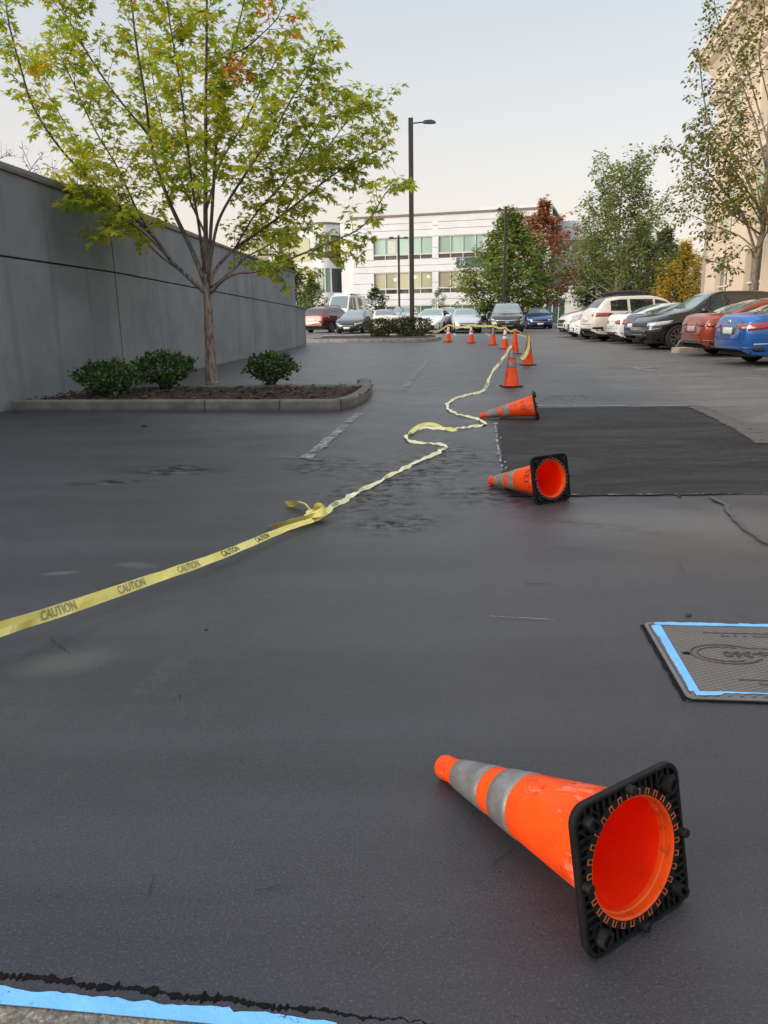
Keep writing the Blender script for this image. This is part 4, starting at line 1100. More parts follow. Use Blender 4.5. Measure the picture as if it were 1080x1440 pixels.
# body types: everything in metres, x forward from the middle of the car
TYPES = {
 'sedan': dict(L=4.68, W=1.82, top=[(-2.34,.74),(-2.30,.98),(-2.18,1.075),(-1.78,1.105),(-1.05,1.33),(-.55,1.43),(-.05,1.45),(.4,1.39),(1.22,1.03),(1.75,.93),(2.1,.82),(2.28,.70),(2.34,.56)],
   belt=[(-2.34,.70),(-2.2,.93),(-1.6,.985),(0,.955),(1.2,.92),(1.75,.84),(2.1,.74),(2.34,.50)],
   plan=[(-2.34,.62),(-2.28,.74),(-2.05,.85),(-1.3,.905),(.9,.91),(1.7,.88),(2.05,.79),(2.24,.66),(2.34,.48)],
   low=[(-2.34,.34),(-2.1,.24),(-1,.19),(1,.19),(2.1,.2),(2.34,.3)], wheels=(-1.33,1.40), r=.335, rw=(-1.80,-.72), ws=(.30,1.20), glass=(-1.42,.92), pill=(-.90,-.82,-.02,.06), tumble=.50),
 'hatch': dict(L=4.5, W=1.82, top=[(-2.25,.8),(-2.22,1.05),(-2.1,1.2),(-1.7,1.45),(-1.0,1.55),(-.1,1.58),(.4,1.5),(1.2,1.12),(1.7,1.0),(2.05,.88),(2.2,.74),(2.25,.58)],
   belt=[(-2.25,.76),(-2.15,1.02),(-1.6,1.05),(0,1.0),(1.2,.98),(1.7,.9),(2.05,.78),(2.25,.52)],
   plan=[(-2.25,.66),(-2.2,.77),(-2,.86),(-1.3,.905),(.9,.91),(1.6,.88),(1.95,.79),(2.15,.66),(2.25,.5)],
   low=[(-2.25,.36),(-2.0,.26),(-1,.22),(1,.22),(2.0,.24),(2.25,.34)], wheels=(-1.28,1.32), r=.345, rw=(-2.08,-1.5), ws=(.32,1.16), glass=(-1.75,.9), pill=(-1.0,-.9,0,.08), tumble=.42),
 'suv': dict(L=4.75, W=1.9, top=[(-2.37,.9),(-2.34,1.12),(-2.2,1.27),(-1.85,1.61),(-1.2,1.71),(-.2,1.72),(.25,1.65),(1.08,1.2),(1.65,1.09),(2.1,.98),(2.3,.84),(2.37,.66)],
   belt=[(-2.37,.84),(-2.3,1.09),(-1.6,1.13),(0,1.08),(1.05,1.06),(1.65,.99),(2.1,.88),(2.37,.58)],
   plan=[(-2.37,.72),(-2.32,.83),(-2.1,.9),(-1.3,.945),(.9,.95),(1.7,.93),(2.1,.84),(2.27,.74),(2.37,.56)],
   low=[(-2.37,.42),(-2.1,.30),(-1,.25),(1,.25),(2.1,.28),(2.37,.40)], wheels=(-1.38,1.42), r=.375, rw=(-2.19,-1.84), ws=(.18,1.04), glass=(-1.72,.82), pill=(-1.08,-.98,-.1,-.02), tumble=.36),
 'van': dict(L=5.9, W=2.04, top=[(-2.95,1.2),(-2.93,2.6),(-2.7,2.72),(1.2,2.74),(1.55,2.6),(2.25,1.6),(2.65,1.3),(2.88,1.0),(2.95,.75)],
   belt=[(-2.95,1.1),(-2.9,1.4),(1.3,1.4),(2.2,1.38),(2.6,1.2),(2.85,.92),(2.95,.65)],
   plan=[(-2.95,.94),(-2.9,.99),(-2,1.02),(1.5,1.02),(2.3,.97),(2.75,.86),(2.95,.66)],
   low=[(-2.95,.42),(-2,.32),(2.2,.32),(2.95,.4)], wheels=(-1.75,1.9), r=.38, rw=(9,9), ws=(1.53,2.22), glass=(-1.6,2.05), pill=(-.5,.2,.85,1.05), tumble=.12),
}
def make_wheel(r, w=.21, spokes=5, dark=False):
    t = MB(); t.lathe([(r*.66, -w*.42), (r*.9, -w*.5), (r*.97, -w*.42), (r, -w*.25), (r, w*.25), (r*.97, w*.42), (r*.9, w*.5), (r*.66, w*.42), (r*.62, w*.3)], 28)
    bmesh.ops.recalc_face_normals(t.b, faces=t.b.faces)
    tm = bpy.data.meshes.new('tyre'); t.b.to_mesh(tm); tm.materials.append(M['tyre'])
    for p in tm.polygons: p.use_smooth = True
    q = MB(); q.lathe([(r*.68, w*.30), (r*.68, w*.46), (r*.62, w*.46), (r*.60, w*.30)], 28)
    for k in range(spokes):
        a = 2*math.pi*k/spokes; Mz = Matrix.Rotation(a, 4, 'Z')
        for s in (-.055, .055):
            pts = [(r*.10, s*r*2-.02*r, 0), (r*.10, s*r*2+.05*r, 0), (r*.64, s*r*3.4+.06*r, 0), (r*.64, s*r*3.4-.04*r, 0)]
            A = [q.v(Mz @ Vector((x, y, w*.44))) for x, y, _ in pts]; B = [q.v(Mz @ Vector((x, y, w*.32))) for x, y, _ in pts]
            q.f(A); 
            for i in range(4): q.f([A[i], A[(i+1) % 4], B[(i+1) % 4], B[i]])
    q.lathe([(0.001, w*.47), (r*.15, w*.45), (r*.17, w*.3)], 16)
    bmesh.ops.recalc_face_normals(q.b, faces=q.b.faces)
    rm = bpy.data.meshes.new('rim'); q.b.to_mesh(rm); rm.materials.append(M['rim'])
    q = MB(); q.lathe([(.001, w*.1), (r*.64, w*.1)], 24); dm = bpy.data.meshes.new('brake_disc'); q.b.to_mesh(dm); dm.materials.append(M['rim_dark'])
    return tm, rm, dm
WHEELS = {}
def car(typ, name, label, cat, pos, head, body, sc=(1, 1, 1), group=None, front=None, rear=None, rails=False, dark_trim=False, front_detail=True, plate_front=True, sky_ws=True, rear_clear=False, detail=True):
    T = TYPES[typ]; top = pchip(T['top']); belt = pchip(T['belt']); plan = pchip(T['plan']); low = pchip(T['low'])
    L = T['L']; h2 = L/2; r = T['r']; R_ = r + .045; zc = r
    o = thing(name, label, cat, mat=Matrix.Translation(pos) @ Matrix.Rotation(head, 4, 'Z') @ Matrix.Diagonal((*sc, 1)), group=group)
    st = set()
    for k in range(int(L/.075)+1): st.add(round(-h2 + L*k/int(L/.075), 4))
    for e in (-1, 1):
        for q in (.01, .03, .06, .1, .15): st.add(round(e*(h2-q), 4))
    for wx in T['wheels']:
        for k in range(17):
            a = math.pi*k/16; st.add(round(wx + R_*math.cos(a)*.998, 4))
        st.add(round(wx-R_-.004, 4)); st.add(round(wx+R_+.004, 4))
    for k in ('rw', 'ws', 'glass', 'pill'):
        for x in T[k]:
            if abs(x) < h2: st.add(round(x, 4))
    xs = sorted(st); xs = [x for i, x in enumerate(xs) if i == 0 or x - xs[i-1] > .003]
    def lowz(x):
        z = low(x)
        for wx in T['wheels']:
            if abs(x-wx) < R_: z = max(z, zc + math.sqrt(R_*R_-(x-wx)**2))
        return z
    def section(x):
        zl, zb, zt, w = lowz(x), belt(x), top(x), plan(x)
        zb = min(zb, zt-.02); ref = low(x)
        def prof(z):                     # width against height
            f = (z-ref)/max(.05, zb-ref)
            return w*(.93 + .075*math.sin(min(1, max(0, f)*1.25)*math.pi*.5) - .05*max(0, f-.62)**1.0/.38 - (.03 if f < .12 else 0))
        pts = []
        for f in (0, .08, .2, .36, .52, .66, .8, .92, 1):
            z = zl + (zb-zl)*f; pts.append((prof(z), z))
        d = zt - zb; wb = pts[-1][0]; zedge = zt - min(.07, d*.45)*1.0
        dz = zedge - zb
        if d > .16: we = wb - .05 - dz*T['tumble']
        else: we = wb - .10*min(1, d/.1)
        k = min(1, max(0, (d-.08)/.2)); we = we if d > .28 else (wb - .10)*(1-k) + (wb - .05 - dz*T['tumble'])*k
        pts.append((wb - .018, zb + .02*min(1, d*4)))
        for f in (.45, .86): pts.append((wb-.018 + (we-wb+.018)*f + .012*math.sin(f*3.1), zb + .02 + (zedge-zb-.02)*f))
        pts.append((we, zedge))
        pts.append((we*.90, zedge + (zt-zedge)*.48))
        for f in (.62, .3, 0): pts.append((we*f, zt - (zt-zedge)*.35*(f/.9)**2))
        return pts
    mb = MB(); mats = {'body': MB(), 'gl': MB()}
    rows = []
    for x in xs:
        s = section(x); ring = [(x, y, z) for y, z in s] + [(x, -y, z) for y, z in s[-2::-1]]
        rows.append(ring)
    n = len(rows[0]); half = (n-1)//2
    bm = bmesh.new(); gv = [[bm.verts.new(p) for p in rw_] for rw_ in rows]
    parts = {}
    for i in range(len(xs)-1):
        xm = (xs[i]+xs[i+1])/2
        for j in range(n-1):
            jj = j if j < half else n-2-j
            d = top(xm) - belt(xm); key = 'body'
            inp = any(T['pill'][k] < xm < T['pill'][k+1] for k in (0, 2))
            if jj in (9, 10) and T['glass'][0] < xm < T['glass'][1] and not inp and d > .12: key = 'side_window_' + ('l' if j < half else 'r')
            elif jj >= 13 and T['ws'][0] < xm < T['ws'][1]: key = 'windscreen'
            elif jj >= 13 and T['rw'][0] < xm < T['rw'][1]: key = 'rear_window'
            try: f = bm.faces.new([gv[i][j], gv[i+1][j], gv[i+1][j+1], gv[i][j+1]]); f.smooth = True
            except ValueError: continue
            parts.setdefault(key, []).append(f)
    for e in (0, -1): 
        f = bm.faces.new(gv[e]); parts['body'].append(f)
    bmesh.ops.recalc_face_normals(bm, faces=bm.faces)
    bm.normal_update(); bvh = BVHTree.FromBMesh(bm)
    nr = {v: v.normal.copy() for v in bm.verts}
    for key, fs in parts.items():
        idx = {}; V = []; N = []; Fc = []
        for f in fs:
            q = []
            for v in f.verts:
                if v not in idx: idx[v] = len(V); V.append(v.co.copy()); N.append(nr[v])
                q.append(idx[v])
            Fc.append(q)
        nm = 'side_window' if key.startswith('side') else key
        me = bpy.data.meshes.new(nm); me.from_pydata(V, [], Fc)
        for p in me.polygons: p.use_smooth = True
        if key == 'body': me.set_sharp_from_angle(angle=R(38))
        else: me.normals_split_custom_set_from_vertices(N)
        me.materials.append(body if key == 'body' else M['glass_sky'] if (key == 'windscreen' and sky_ws) or (key == 'rear_window' and rear_clear) else M['glass'])
        link(nm, me, o)
    bm.free()
    b = MB(); b.box(-h2+.18, h2-.18, -plan(0)+.16, plan(0)-.16, .2, .62); b.build('underbody', M['under'], o)
    # patches that follow the surface
    def patch(nm, lo, hi, mat, off=.008, end=1, nx=6, nz=3, parent=o, th=.02):
        c = Vector((end*(h2-.9), 0, 0)); b = MB(); g = []
        def ev(pl, f):
            k = f*(len(pl)-1); i = min(int(k), len(pl)-2); a, d = pl[i], pl[i+1]; t = k-i
            return a[0]+(d[0]-a[0])*t, a[1]+(d[1]-a[1])*t
        for j in range(nz+1):
            rr = []
            for i in range(nx+1):
                a, z = ev(lo, i/nx); a2, z2 = ev(hi, i/nx); f = j/nz
                a = R(a+(a2-a)*f); z = z+(z2-z)*f
                d = Vector((end*math.cos(a), math.sin(a), 0)); hit = bvh.ray_cast(c + Vector((0, 0, z)) + d*4, -d)
                p = hit[0] if hit[0] is not None else c + Vector((0, 0, z)) + d*.85
                rr.append(p + d*off)
            g.append(rr)
        vs = [[b.v(p) for p in rr] for rr in g]
        for j in range(nz):
            for i in range(nx): b.f([vs[j][i], vs[j][i+1], vs[j+1][i+1], vs[j+1][i]])
        ob_ = b.build(nm, mat, parent, smooth=180)
        m = ob_.modifiers.new('s', 'SOLIDIFY'); m.thickness = th; m.offset = -1
        return ob_
    def both(nm, lo, hi, mat, **k):
        patch(nm, lo, hi, mat, **k); patch(nm, [(-a, z) for a, z in lo], [(-a, z) for a, z in hi], mat, **k)
    def sidepatch(nm, poly, mat, off=.006, sides=(1, -1)):
        for s in sides:
            b = MB(); (x0, z0), (x1, z1) = poly; g = []
            for j in range(3):
                rr = []
                for i in range(9):
                    x = x0+(x1-x0)*i/8; z = z0+(z1-z0)*j/2
                    hit = bvh.ray_cast(Vector((x, s*3, z)), Vector((0, -s, 0)))
                    p = hit[0] if hit[0] is not None else Vector((x, s*plan(x)*.95, z)); rr.append(p + Vector((0, s*off, 0)))
                g.append(rr)
            vs = [[b.v(p) for p in rr] for rr in g]
            for j in range(2):
                for i in range(8): b.f([vs[j][i], vs[j][i+1], vs[j+1][i+1], vs[j+1][i]])
            q = b.build(nm, mat, o, smooth=180); m = q.modifiers.new('s', 'SOLIDIFY'); m.thickness = .015; m.offset = -1
    (front or FRONTS['plain'])(patch, both, T) if front_detail else None
    (rear or REARS['plain'])(patch, both, T)
    zb = belt(0)
    if detail:
        for (a, c) in ((T['pill'][3]+.02, .0), (T['pill'][1]-.02, .0)):
            sidepatch('door_handle', ((a-.30, zb-.10), (a-.10, zb-.065)), body, .022)
        for x in (T['pill'][0]+.03, T['pill'][2]+.03, T['glass'][1]+.05):
            sidepatch('door_seam', ((x-.006, low(x)+.08), (x+.006, belt(x)-.005)), M['under'], .003)
        xm0, xm1 = T['wheels'][0]+R_+.04, T['wheels'][1]-R_-.04
        sidepatch('sill_trim', ((xm0, low(0)+.0), (xm1, low(0)+.09)), M['plastic'], .012)
    for s in (1, -1):                       # mirrors
        x = T['glass'][1]-.10; y = plan(x)*.95; z = belt(x)+.07; b = MB(); rings = []
        for k, (dx, ry, rz) in enumerate(((-.09, .09, .055), (-.07, .115, .08), (.02, .11, .085), (.09, .06, .05))):
            rings.append([(x+dx, s*(y+.12)+ry*math.cos(a), z+rz*math.sin(a)) for a in [q*math.pi/5 for q in range(10)]])
        b.rings(rings); b.tube([(x+.02, s*(y-.06), z-.05), (x, s*(y+.08), z-.02)], .03, 6)
        b.build('door_mirror', body, o, smooth=60)
    if rails:
        for s in (1, -1):
            b = MB(); yw = .62*plan(0)/.95; pts = [(-1.75, s*yw, top(-1.75)-.03), (-1.6, s*yw, top(-1.6)+.045), (-.6, s*yw, top(-.6)+.05), (.0, s*yw, top(.0)+.04), (.2, s*yw, top(.2)-.02)]
            b.tube(bez(pts, 4), .022, 6); b.build('roof_rail', M['plastic'], o, smooth=60)
    if r not in WHEELS: WHEELS[r] = make_wheel(r)
    tm, rm, dm = WHEELS[r]
    for wx in T['wheels']:
        for s in (1, -1):
            w = bpy.data.objects.new('wheel', None); COL.objects.link(w); w.parent = o
            w.matrix_local = Matrix.Translation((wx, s*(plan(wx)-.125), r)) @ Matrix.Rotation(R(-90*s), 4, 'X') @ Matrix.Rotation(random.random()*6, 4, 'Z')
            for nm, me in (('tyre', tm), ('rim', rm), ('brake_disc', dm)): link(nm, me, w)
    return o
def fr_plain(patch, both, T):
    z = T['belt'][-1][1]
    patch('grille', [(-34, z-.13), (0, z-.16), (34, z-.13)], [(-36, z+.0), (0, z-.02), (36, z+.0)], M['plastic'], end=1)
    patch('lower_intake', [(-40, z-.30), (40, z-.30)], [(-36, z-.19), (36, z-.19)], M['under'], end=1)
    both('headlight', [(24, z+.06), (40, z+.04), (64, z+.12)], [(24, z+.13), (42, z+.17), (68, z+.24)], M['headlamp'], end=1)
    patch('license_plate', [(-14, z-.16), (14, z-.16)], [(-14, z-.04), (14, z-.04)], M['plate'], end=1, off=.022)
def fr_wide(patch, both, T):                      # broad lower grille with bright edge lines
    z = T['belt'][-1][1]
    patch('lower_grille', [(-26, z-.27), (0, z-.28), (26, z-.27)], [(-44, z-.01), (0, z-.05), (44, z-.01)], M['plastic'], end=1)
    patch('upper_grille', [(-32, z+.02), (32, z+.02)], [(-34, z+.075), (34, z+.075)], M['under'], end=1)
    patch('chrome_line', [(-46, z-.01), (0, z-.045), (46, z-.01)], [(-46, z+.022), (0, z-.012), (46, z+.022)], M['chrome'], end=1, off=.018)
    both('headlight', [(30, z+.06), (48, z+.07), (70, z+.16)], [(30, z+.11), (50, z+.16), (74, z+.22)], M['headlamp'], end=1)
    both('running_light', [(42, z-.22), (52, z-.18)], [(48, z-.10), (60, z-.06)], M['headlamp'], end=1)
    patch('license_plate', [(-13, z-.24), (13, z-.24)], [(-13, z-.10), (13, z-.10)], M['plate'], end=1, off=.025)
    patch('bumper_lip', [(-55, z-.36), (55, z-.36)], [(-52, z-.29), (52, z-.29)], M['under'], end=1, off=.01, nx=10)
def fr_suv(patch, both, T):
    z = T['belt'][-1][1]
    patch('grille', [(-26, z-.17), (0, z-.2), (26, z-.17)], [(-40, z+.14), (0, z+.12), (40, z+.14)], M['plastic'], end=1, nx=8)
    patch('grille_bar', [(-41, z+.13), (0, z+.11), (41, z+.13)], [(-41, z+.17), (0, z+.15), (41, z+.17)], M['chrome'], end=1, off=.02)
    patch('badge', [(-6, z+.0), (6, z+.0)], [(-6, z+.06), (6, z+.06)], M['chrome'], end=1, off=.03)
    both('headlight', [(42, z+.13), (56, z+.16), (74, z+.25)], [(42, z+.19), (58, z+.25), (76, z+.32)], M['headlamp'], end=1)
    both('fog_lamp', [(40, z-.10), (54, z-.08)], [(44, z+.06), (58, z+.08)], M['headlamp'], end=1)
    patch('bumper_trim', [(-60, z-.20), (60, z-.20)], [(-58, z-.14), (58, z-.14)], M['steel'], end=1, nx=10)
    patch('lower_bumper', [(-62, z-.32), (62, z-.32)], [(-62, z-.21), (62, z-.21)], M['under'], end=1, nx=10)
def fr_range(patch, both, T):
    z = T['belt'][-1][1]
    patch('grille', [(-34, z+.10), (34, z+.10)], [(-34, z+.22), (34, z+.22)], M['plastic'], end=1, nx=8)
    both('headlight', [(36, z+.12), (54, z+.13), (78, z+.20)], [(36, z+.22), (56, z+.25), (82, z+.30)], M['headlamp'], end=1, nx=8)
    both('fender_vent', [(38, z-.08), (62, z-.06)], [(38, z+.02), (64, z+.04)], M['plastic'], end=1)
    both('bumper_trim', [(28, z-.02), (62, z+.05)], [(28, z+.0), (62, z+.08)], M['chrome'], end=1)
    patch('skid_plate', [(-30, z-.22), (30, z-.22)], [(-46, z-.12), (46, z-.12)], M['steel'], end=1, nx=8)
    patch('lower_bumper', [(-60, z-.30), (60, z-.30)], [(-60, z-.21), (60, z-.21)], M['under'], end=1, nx=10)
def fr_cross(patch, both, T):                     # pale nose over a dark lower bumper
    z = T['belt'][-1][1]
    patch('lower_bumper', [(-78, z-.30), (78, z-.26)], [(-78, z-.0), (78, z+.0)], M['plastic'], end=1, nx=14)
    patch('grille', [(-28, z+.02), (28, z+.02)], [(-34, z+.17), (34, z+.17)], M['under'], end=1)
    both('headlight', [(36, z+.07), (54, z+.09), (70, z+.15)], [(36, z+.17), (56, z+.22), (74, z+.26)], M['headlamp'], end=1)
def fr_van(patch, both, T):
    z = T['belt'][-1][1]
    patch('grille', [(-30, z-.02), (30, z-.02)], [(-34, z+.2), (34, z+.2)], M['plastic'], end=1)
    both('headlight', [(36, z+.05), (60, z+.1)], [(36, z+.25), (64, z+.32)], M['headlamp'], end=1)
def re_plain(patch, both, T):
    trunk_lines(patch, both, T)
    z = T['belt'][0][1]
    both('taillight', [(20, z+.03), (40, z+.0), (62, z+.02)], [(20, z+.12), (40, z+.17), (66, z+.20)], M['redlamp'], end=-1)
    patch('license_plate', [(-15, z-.08), (15, z-.08)], [(-15, z+.06), (15, z+.06)], M['plate'], end=-1, off=.02)
    patch('lower_bumper', [(-58, z-.36), (58, z-.36)], [(-54, z-.27), (54, z-.27)], M['plastic'], end=-1, nx=10)
def re_blue(patch, both, T):
    trunk_lines(patch, both, T)
    z = T['belt'][0][1]
    both('taillight', [(22, z+.10), (40, z+.02), (60, z+.05), (80, z+.19)], [(22, z+.155), (42, z+.18), (60, z+.20), (84, z+.215)], M['redlamp'], end=-1, nx=10)
    both('taillight_lens', [(34, z+.07), (50, z+.07)], [(34, z+.11), (52, z+.11)], M['headlamp'], end=-1, off=.013, th=.01)
    patch('number_recess', [(-20, z-.06), (20, z-.06)], [(-24, z+.12), (24, z+.12)], M['number_shade'], end=-1, off=.004)
    patch('license_plate', [(-13, z-.05), (13, z-.05)], [(-13, z+.09), (13, z+.09)], M['plate'], end=-1, off=.02)
    patch('badge', [(-5, z+.19), (5, z+.19)], [(-4, z+.25), (4, z+.25)], M['chrome'], end=-1, off=.012)
    both('reflector', [(50, z-.26), (66, z-.25)], [(50, z-.235), (66, z-.225)], M['headlamp'], end=-1, off=.01)
    patch('lower_bumper', [(-64, z-.40), (64, z-.40)], [(-60, z-.31), (60, z-.31)], M['plastic'], end=-1, nx=10)
    patch('diffuser_line', [(-50, z-.335), (50, z-.335)], [(-50, z-.315), (50, z-.315)], M['steel'], end=-1, nx=10, off=.02)
def re_orange(patch, both, T):
    trunk_lines(patch, both, T)
    z = T['belt'][0][1]
    both('taillight', [(18, z+.08), (40, z+.04), (76, z+.04)], [(18, z+.16), (40, z+.18), (78, z+.21)], M['redlamp_dark'], end=-1, nx=9)
    patch('number_recess', [(-22, z-.10), (22, z-.10)], [(-20, z+.10), (20, z+.10)], M['number_shade'], end=-1, off=.003)
    patch('license_plate', [(-14, z-.07), (14, z-.07)], [(-14, z+.07), (14, z+.07)], M['plate_tan'], end=-1, off=.015)
    patch('lower_bumper', [(-62, z-.40), (62, z-.40)], [(-58, z-.27), (58, z-.27)], M['plastic'], end=-1, nx=10)
    patch('bumper_line', [(-52, z-.30), (52, z-.30)], [(-50, z-.275), (50, z-.275)], M['steel'], end=-1, nx=10, off=.016)
def re_suv(patch, both, T):
    z = T['belt'][0][1]
    both('taillight', [(34, z+.12), (50, z+.1), (76, z+.11)], [(34, z+.20), (52, z+.25), (78, z+.24)], M['redlamp'], end=-1)
    patch('license_plate', [(-15, z-.06), (15, z-.06)], [(-15, z+.08), (15, z+.08)], M['plate'], end=-1, off=.02)
    both('exhaust_trim', [(40, z-.36), (60, z-.36)], [(40, z-.28), (60, z-.28)], M['under'], end=-1)
    patch('bumper_line', [(-50, z-.20), (50, z-.20)], [(-50, z-.17), (50, z-.17)], M['chrome'], end=-1, nx=10)
    patch('lower_bumper', [(-62, z-.42), (62, z-.42)], [(-58, z-.34), (58, z-.34)], M['plastic'], end=-1, nx=10)
def trunk_lines(patch, both, T):
    z = T['belt'][0][1]
    both('trunk_seam', [(31, z-.16), (31.8, z-.16)], [(34, z+.2), (34.8, z+.2)], M['under'], end=-1, off=.004, nx=1, nz=8)
    patch('trunk_seam', [(-31, z-.165), (31, z-.165)], [(-31, z-.157), (31, z-.157)], M['under'], end=-1, off=.004, nx=8, nz=1)
FRONTS = dict(plain=fr_plain); REARS = dict(plain=re_plain)
M['redlamp_dark'] = simple('dark red lamp lens', (.12, .008, .006), .1, coat=1.)
M['plate_tan'] = simple('tan licence plate', (.5, .36, .3), .5)
M['number_shade'] = simple('recess shade', (.10, .10, .12), .4)  # shade of the plate recess, coloured onto a flat grey patch
C_ = dict(red=paint('dark red paint', (.14, .014, .018), .3), white=paint('white paint', (.72, .72, .72), 0), cream=paint('pearl white paint', (.66, .63, .58), .1), silver=paint('silver paint', (.48, .5, .52), .5, .28), pale=paint('pale pearl paint', (.62, .58, .57), .2),
    charcoal=paint('charcoal paint', (.035, .037, .042), .4, .28), black=paint('black paint', (.012, .012, .013), .2, .25), navy=paint('navy paint', (.008, .016, .06), .1, .3), blue=paint('bright blue paint', (.012, .115, .42), .35, .28), dblue=paint('mid blue paint', (.02, .06, .2), .4, .28),
    orange=paint('burnt orange paint', (.36, .05, .018), .35, .28), grey=paint('light grey paint', (.4, .41, .42), .4, .3))
def place(typ, name, label, cat, u, v, end, headdeg, body, **k):
    """put the middle of the front (end=1) or rear (end=-1) of the car over a point of the lot"""
    p = G(u, v); h = R(headdeg); L = TYPES[typ]['L']*k.get('sc', (1, 1, 1))[0]
    c = p - Vector((math.cos(h), math.sin(h), 0))*(L/2*end); c.z = zg(c.y)
    return car(typ, name, label, cat, c, h, body, **k)
def placexy(typ, name, label, cat, x, y, headdeg, body, **k):
    return car(typ, name, label, cat, Vector((x, y, zg(y))), R(headdeg), body, **k)
gf = 'cars parked across the far end of the lot'; gr = 'cars parked along the right side of the lane'
place('suv', 'suv', 'dark red SUV seen from behind at the end of the grey wall', 'car', 440, 468.5, -1, 62, C_['red'], group=gf, rear=re_suv, rails=True)
van = place('van', 'camper_van', 'white high roofed camper van behind the charcoal sedan', 'van', 472, 463, 1, -106, C_['white'], front=fr_van)
place('sedan', 'sedan', 'charcoal sedan facing the camera in front of the white van', 'car', 488, 469.5, 1, -104, C_['charcoal'], group=gf, front=fr_wide)
place('sedan', 'sedan', 'pale sedan seen from the rear behind the left clipped bush', 'car', 545, 469, -1, 95, C_['cream'], group=gf)
place('suv', 'suv', 'grey SUV facing the camera behind the pale sedan and the light pole', 'car', 560, 463, 1, -103, C_['grey'], group=gf, front=fr_suv, plate_front=False)
place('sedan', 'sedan', 'white sedan facing the camera right of the tall light pole', 'car', 600, 469.5, 1, -104, C_['white'], group=gf)
place('hatch', 'hatchback', 'small pale car far behind, between the white and the silver sedans', 'car', 629, 461, 1, -95, C_['pale'], group=gf, detail=False)
place('sedan', 'sedan', 'silver sedan facing the camera with a wide dark lower grille', 'car', 657, 469, 1, -93, C_['silver'], group=gf, front=fr_wide)
place('suv', 'suv', 'black crossover facing the camera behind the standing cones', 'car', 713, 469.5, 1, -98, C_['black'], group=gf, front=fr_suv)
place('sedan', 'sedan', 'blue sedan facing the camera right of the black crossover', 'car', 760, 463, 1, -94, C_['dblue'], group=gf, front=fr_wide)
placexy('hatch', 'suv', 'small white car farthest along the right row', 'car', 11.8, 42.3, 181, C_['white'], group=gr, sc=(1, 1, 1.05))
cross = placexy('suv', 'suv', 'pale crossover with dark lower bumper and loaded roof rack', 'car', 10.85, 37.4, 183, C_['pale'], group=gr, front=fr_cross, rails=True, sc=(1, 1, 1.07))
placexy('sedan', 'sedan', 'white car with its nose out beside the cream SUV', 'car', 10.68, 34.6, 182, C_['white'], group=gr)
placexy('suv', 'suv', 'large pearl white SUV showing its red tail lamp, in the right row', 'car', 10.8, 32.1, 4, C_['cream'], group=gr, rear=re_suv, rails=False, sc=(1.06, 1, 1.03))
placexy('sedan', 'sedan', 'white sedan tail between the pearl white SUV and the navy sedan', 'car', 11.0, 29.75, 3, C_['white'], group=gr, rear_clear=True, sc=(1, .97, 1))
placexy('sedan', 'sedan', 'navy sedan seen from the rear beside the black SUV', 'car', 11.05, 27.7, 3, C_['navy'], group=gr, rear_clear=True, sc=(1, .97, 1))
placexy('suv', 'suv', 'black SUV backed in with its front towards the lane', 'car', 10.55, 25.3, 183, C_['black'], group=gr, front=fr_range, sc=(1, 1.03, 1.03))
placexy('sedan', 'sedan', 'burnt orange sedan seen from the rear beside the bright blue one', 'car', 10.77, 21.4, 2, C_['orange'], group=gr, rear=re_orange, rear_clear=True, sc=(1.02, 1.02, 1.03))
placexy('sedan', 'sedan', 'bright blue sedan seen from the rear at the right edge', 'car', 10.2, 17.9, 1, C_['blue'], group=gr, rear=re_blue, rear_clear=True, sc=(1.0, 1.03, 1.05))
# what lies on the crossover's roof rack
q = cross.matrix_world
b = MB(); 
for (x0, x1, y, z) in ((-1.6, .5, .35, 1.84), (-1.7, .2, -.05, 1.86), (-1.5, .4, -.4, 1.84)):
    b.tube(bez([q @ Vector((x0, y, z-.02)), q @ Vector(((x0+x1)/2, y, z+.05)), q @ Vector((x1, y, z-.05))], 4), .07, 6)
for x in (-1.3, -.1): b.tube([q @ Vector((x, -.7, 1.79)), q @ Vector((x, .7, 1.79))], .025, 6)
ll = b.build('roof_load', simple('dark purple gear', (.03, .022, .04), .7), smooth=60); tag(ll, 'dark gear strapped on the roof rack of the pale crossover', 'roof load')
# van roof pod details
for o_ in (van,):
    b = MB(); b.box(-1.5, 1.1, -.75, .75, 2.735, 2.82); b.build('roof_pod', C_['white'], o_, bevel=.03)
    b = MB()
    for k in range(5): b.box(1.36, 1.42, -.6+.3*k-.04, -.6+.3*k+.04, 2.62, 2.68)
    b.build('marker_lights', M['plastic'], o_)
# kerb island and prop between the black SUV and the orange sedan
kp = [(8.65, 22.75), (8.5, 22.95), (8.6, 23.2), (9.4, 23.3), (11.5, 23.3), (13, 23.3), (13, 22.7), (11.5, 22.7), (9.6, 22.7)]
b = MB(); M['kerb_pale'] = simple('pale kerb island', (.34, .30, .25), .9, var=.25, scale=6, bump=.4)
kk = thing('kerb_island', 'narrow pale kerb island between the black SUV and the orange sedan', 'kerb', (8.5, 23, zg(23)))
b.prism([(x-8.5, y-23) for x, y in kp], -.05, .15); b.build('kerb_stone', M['kerb_pale'], kk, bevel=.03)
st_ = thing('stick', 'pale broken stick leaning on the narrow kerb island by the black tyre', 'stick', (8.72, 23.1, zg(23)+.15))
b = MB(); b.tube([(-.05, -.05, 0), (.12, 0, .25), (.32, .05, .52)], [.025, .02, .012], 6); b.tube([(.12, 0, .25), (.1, .08, .45)], [.015, .006], 5); b.build('branch', M['bark_pale'], st_)
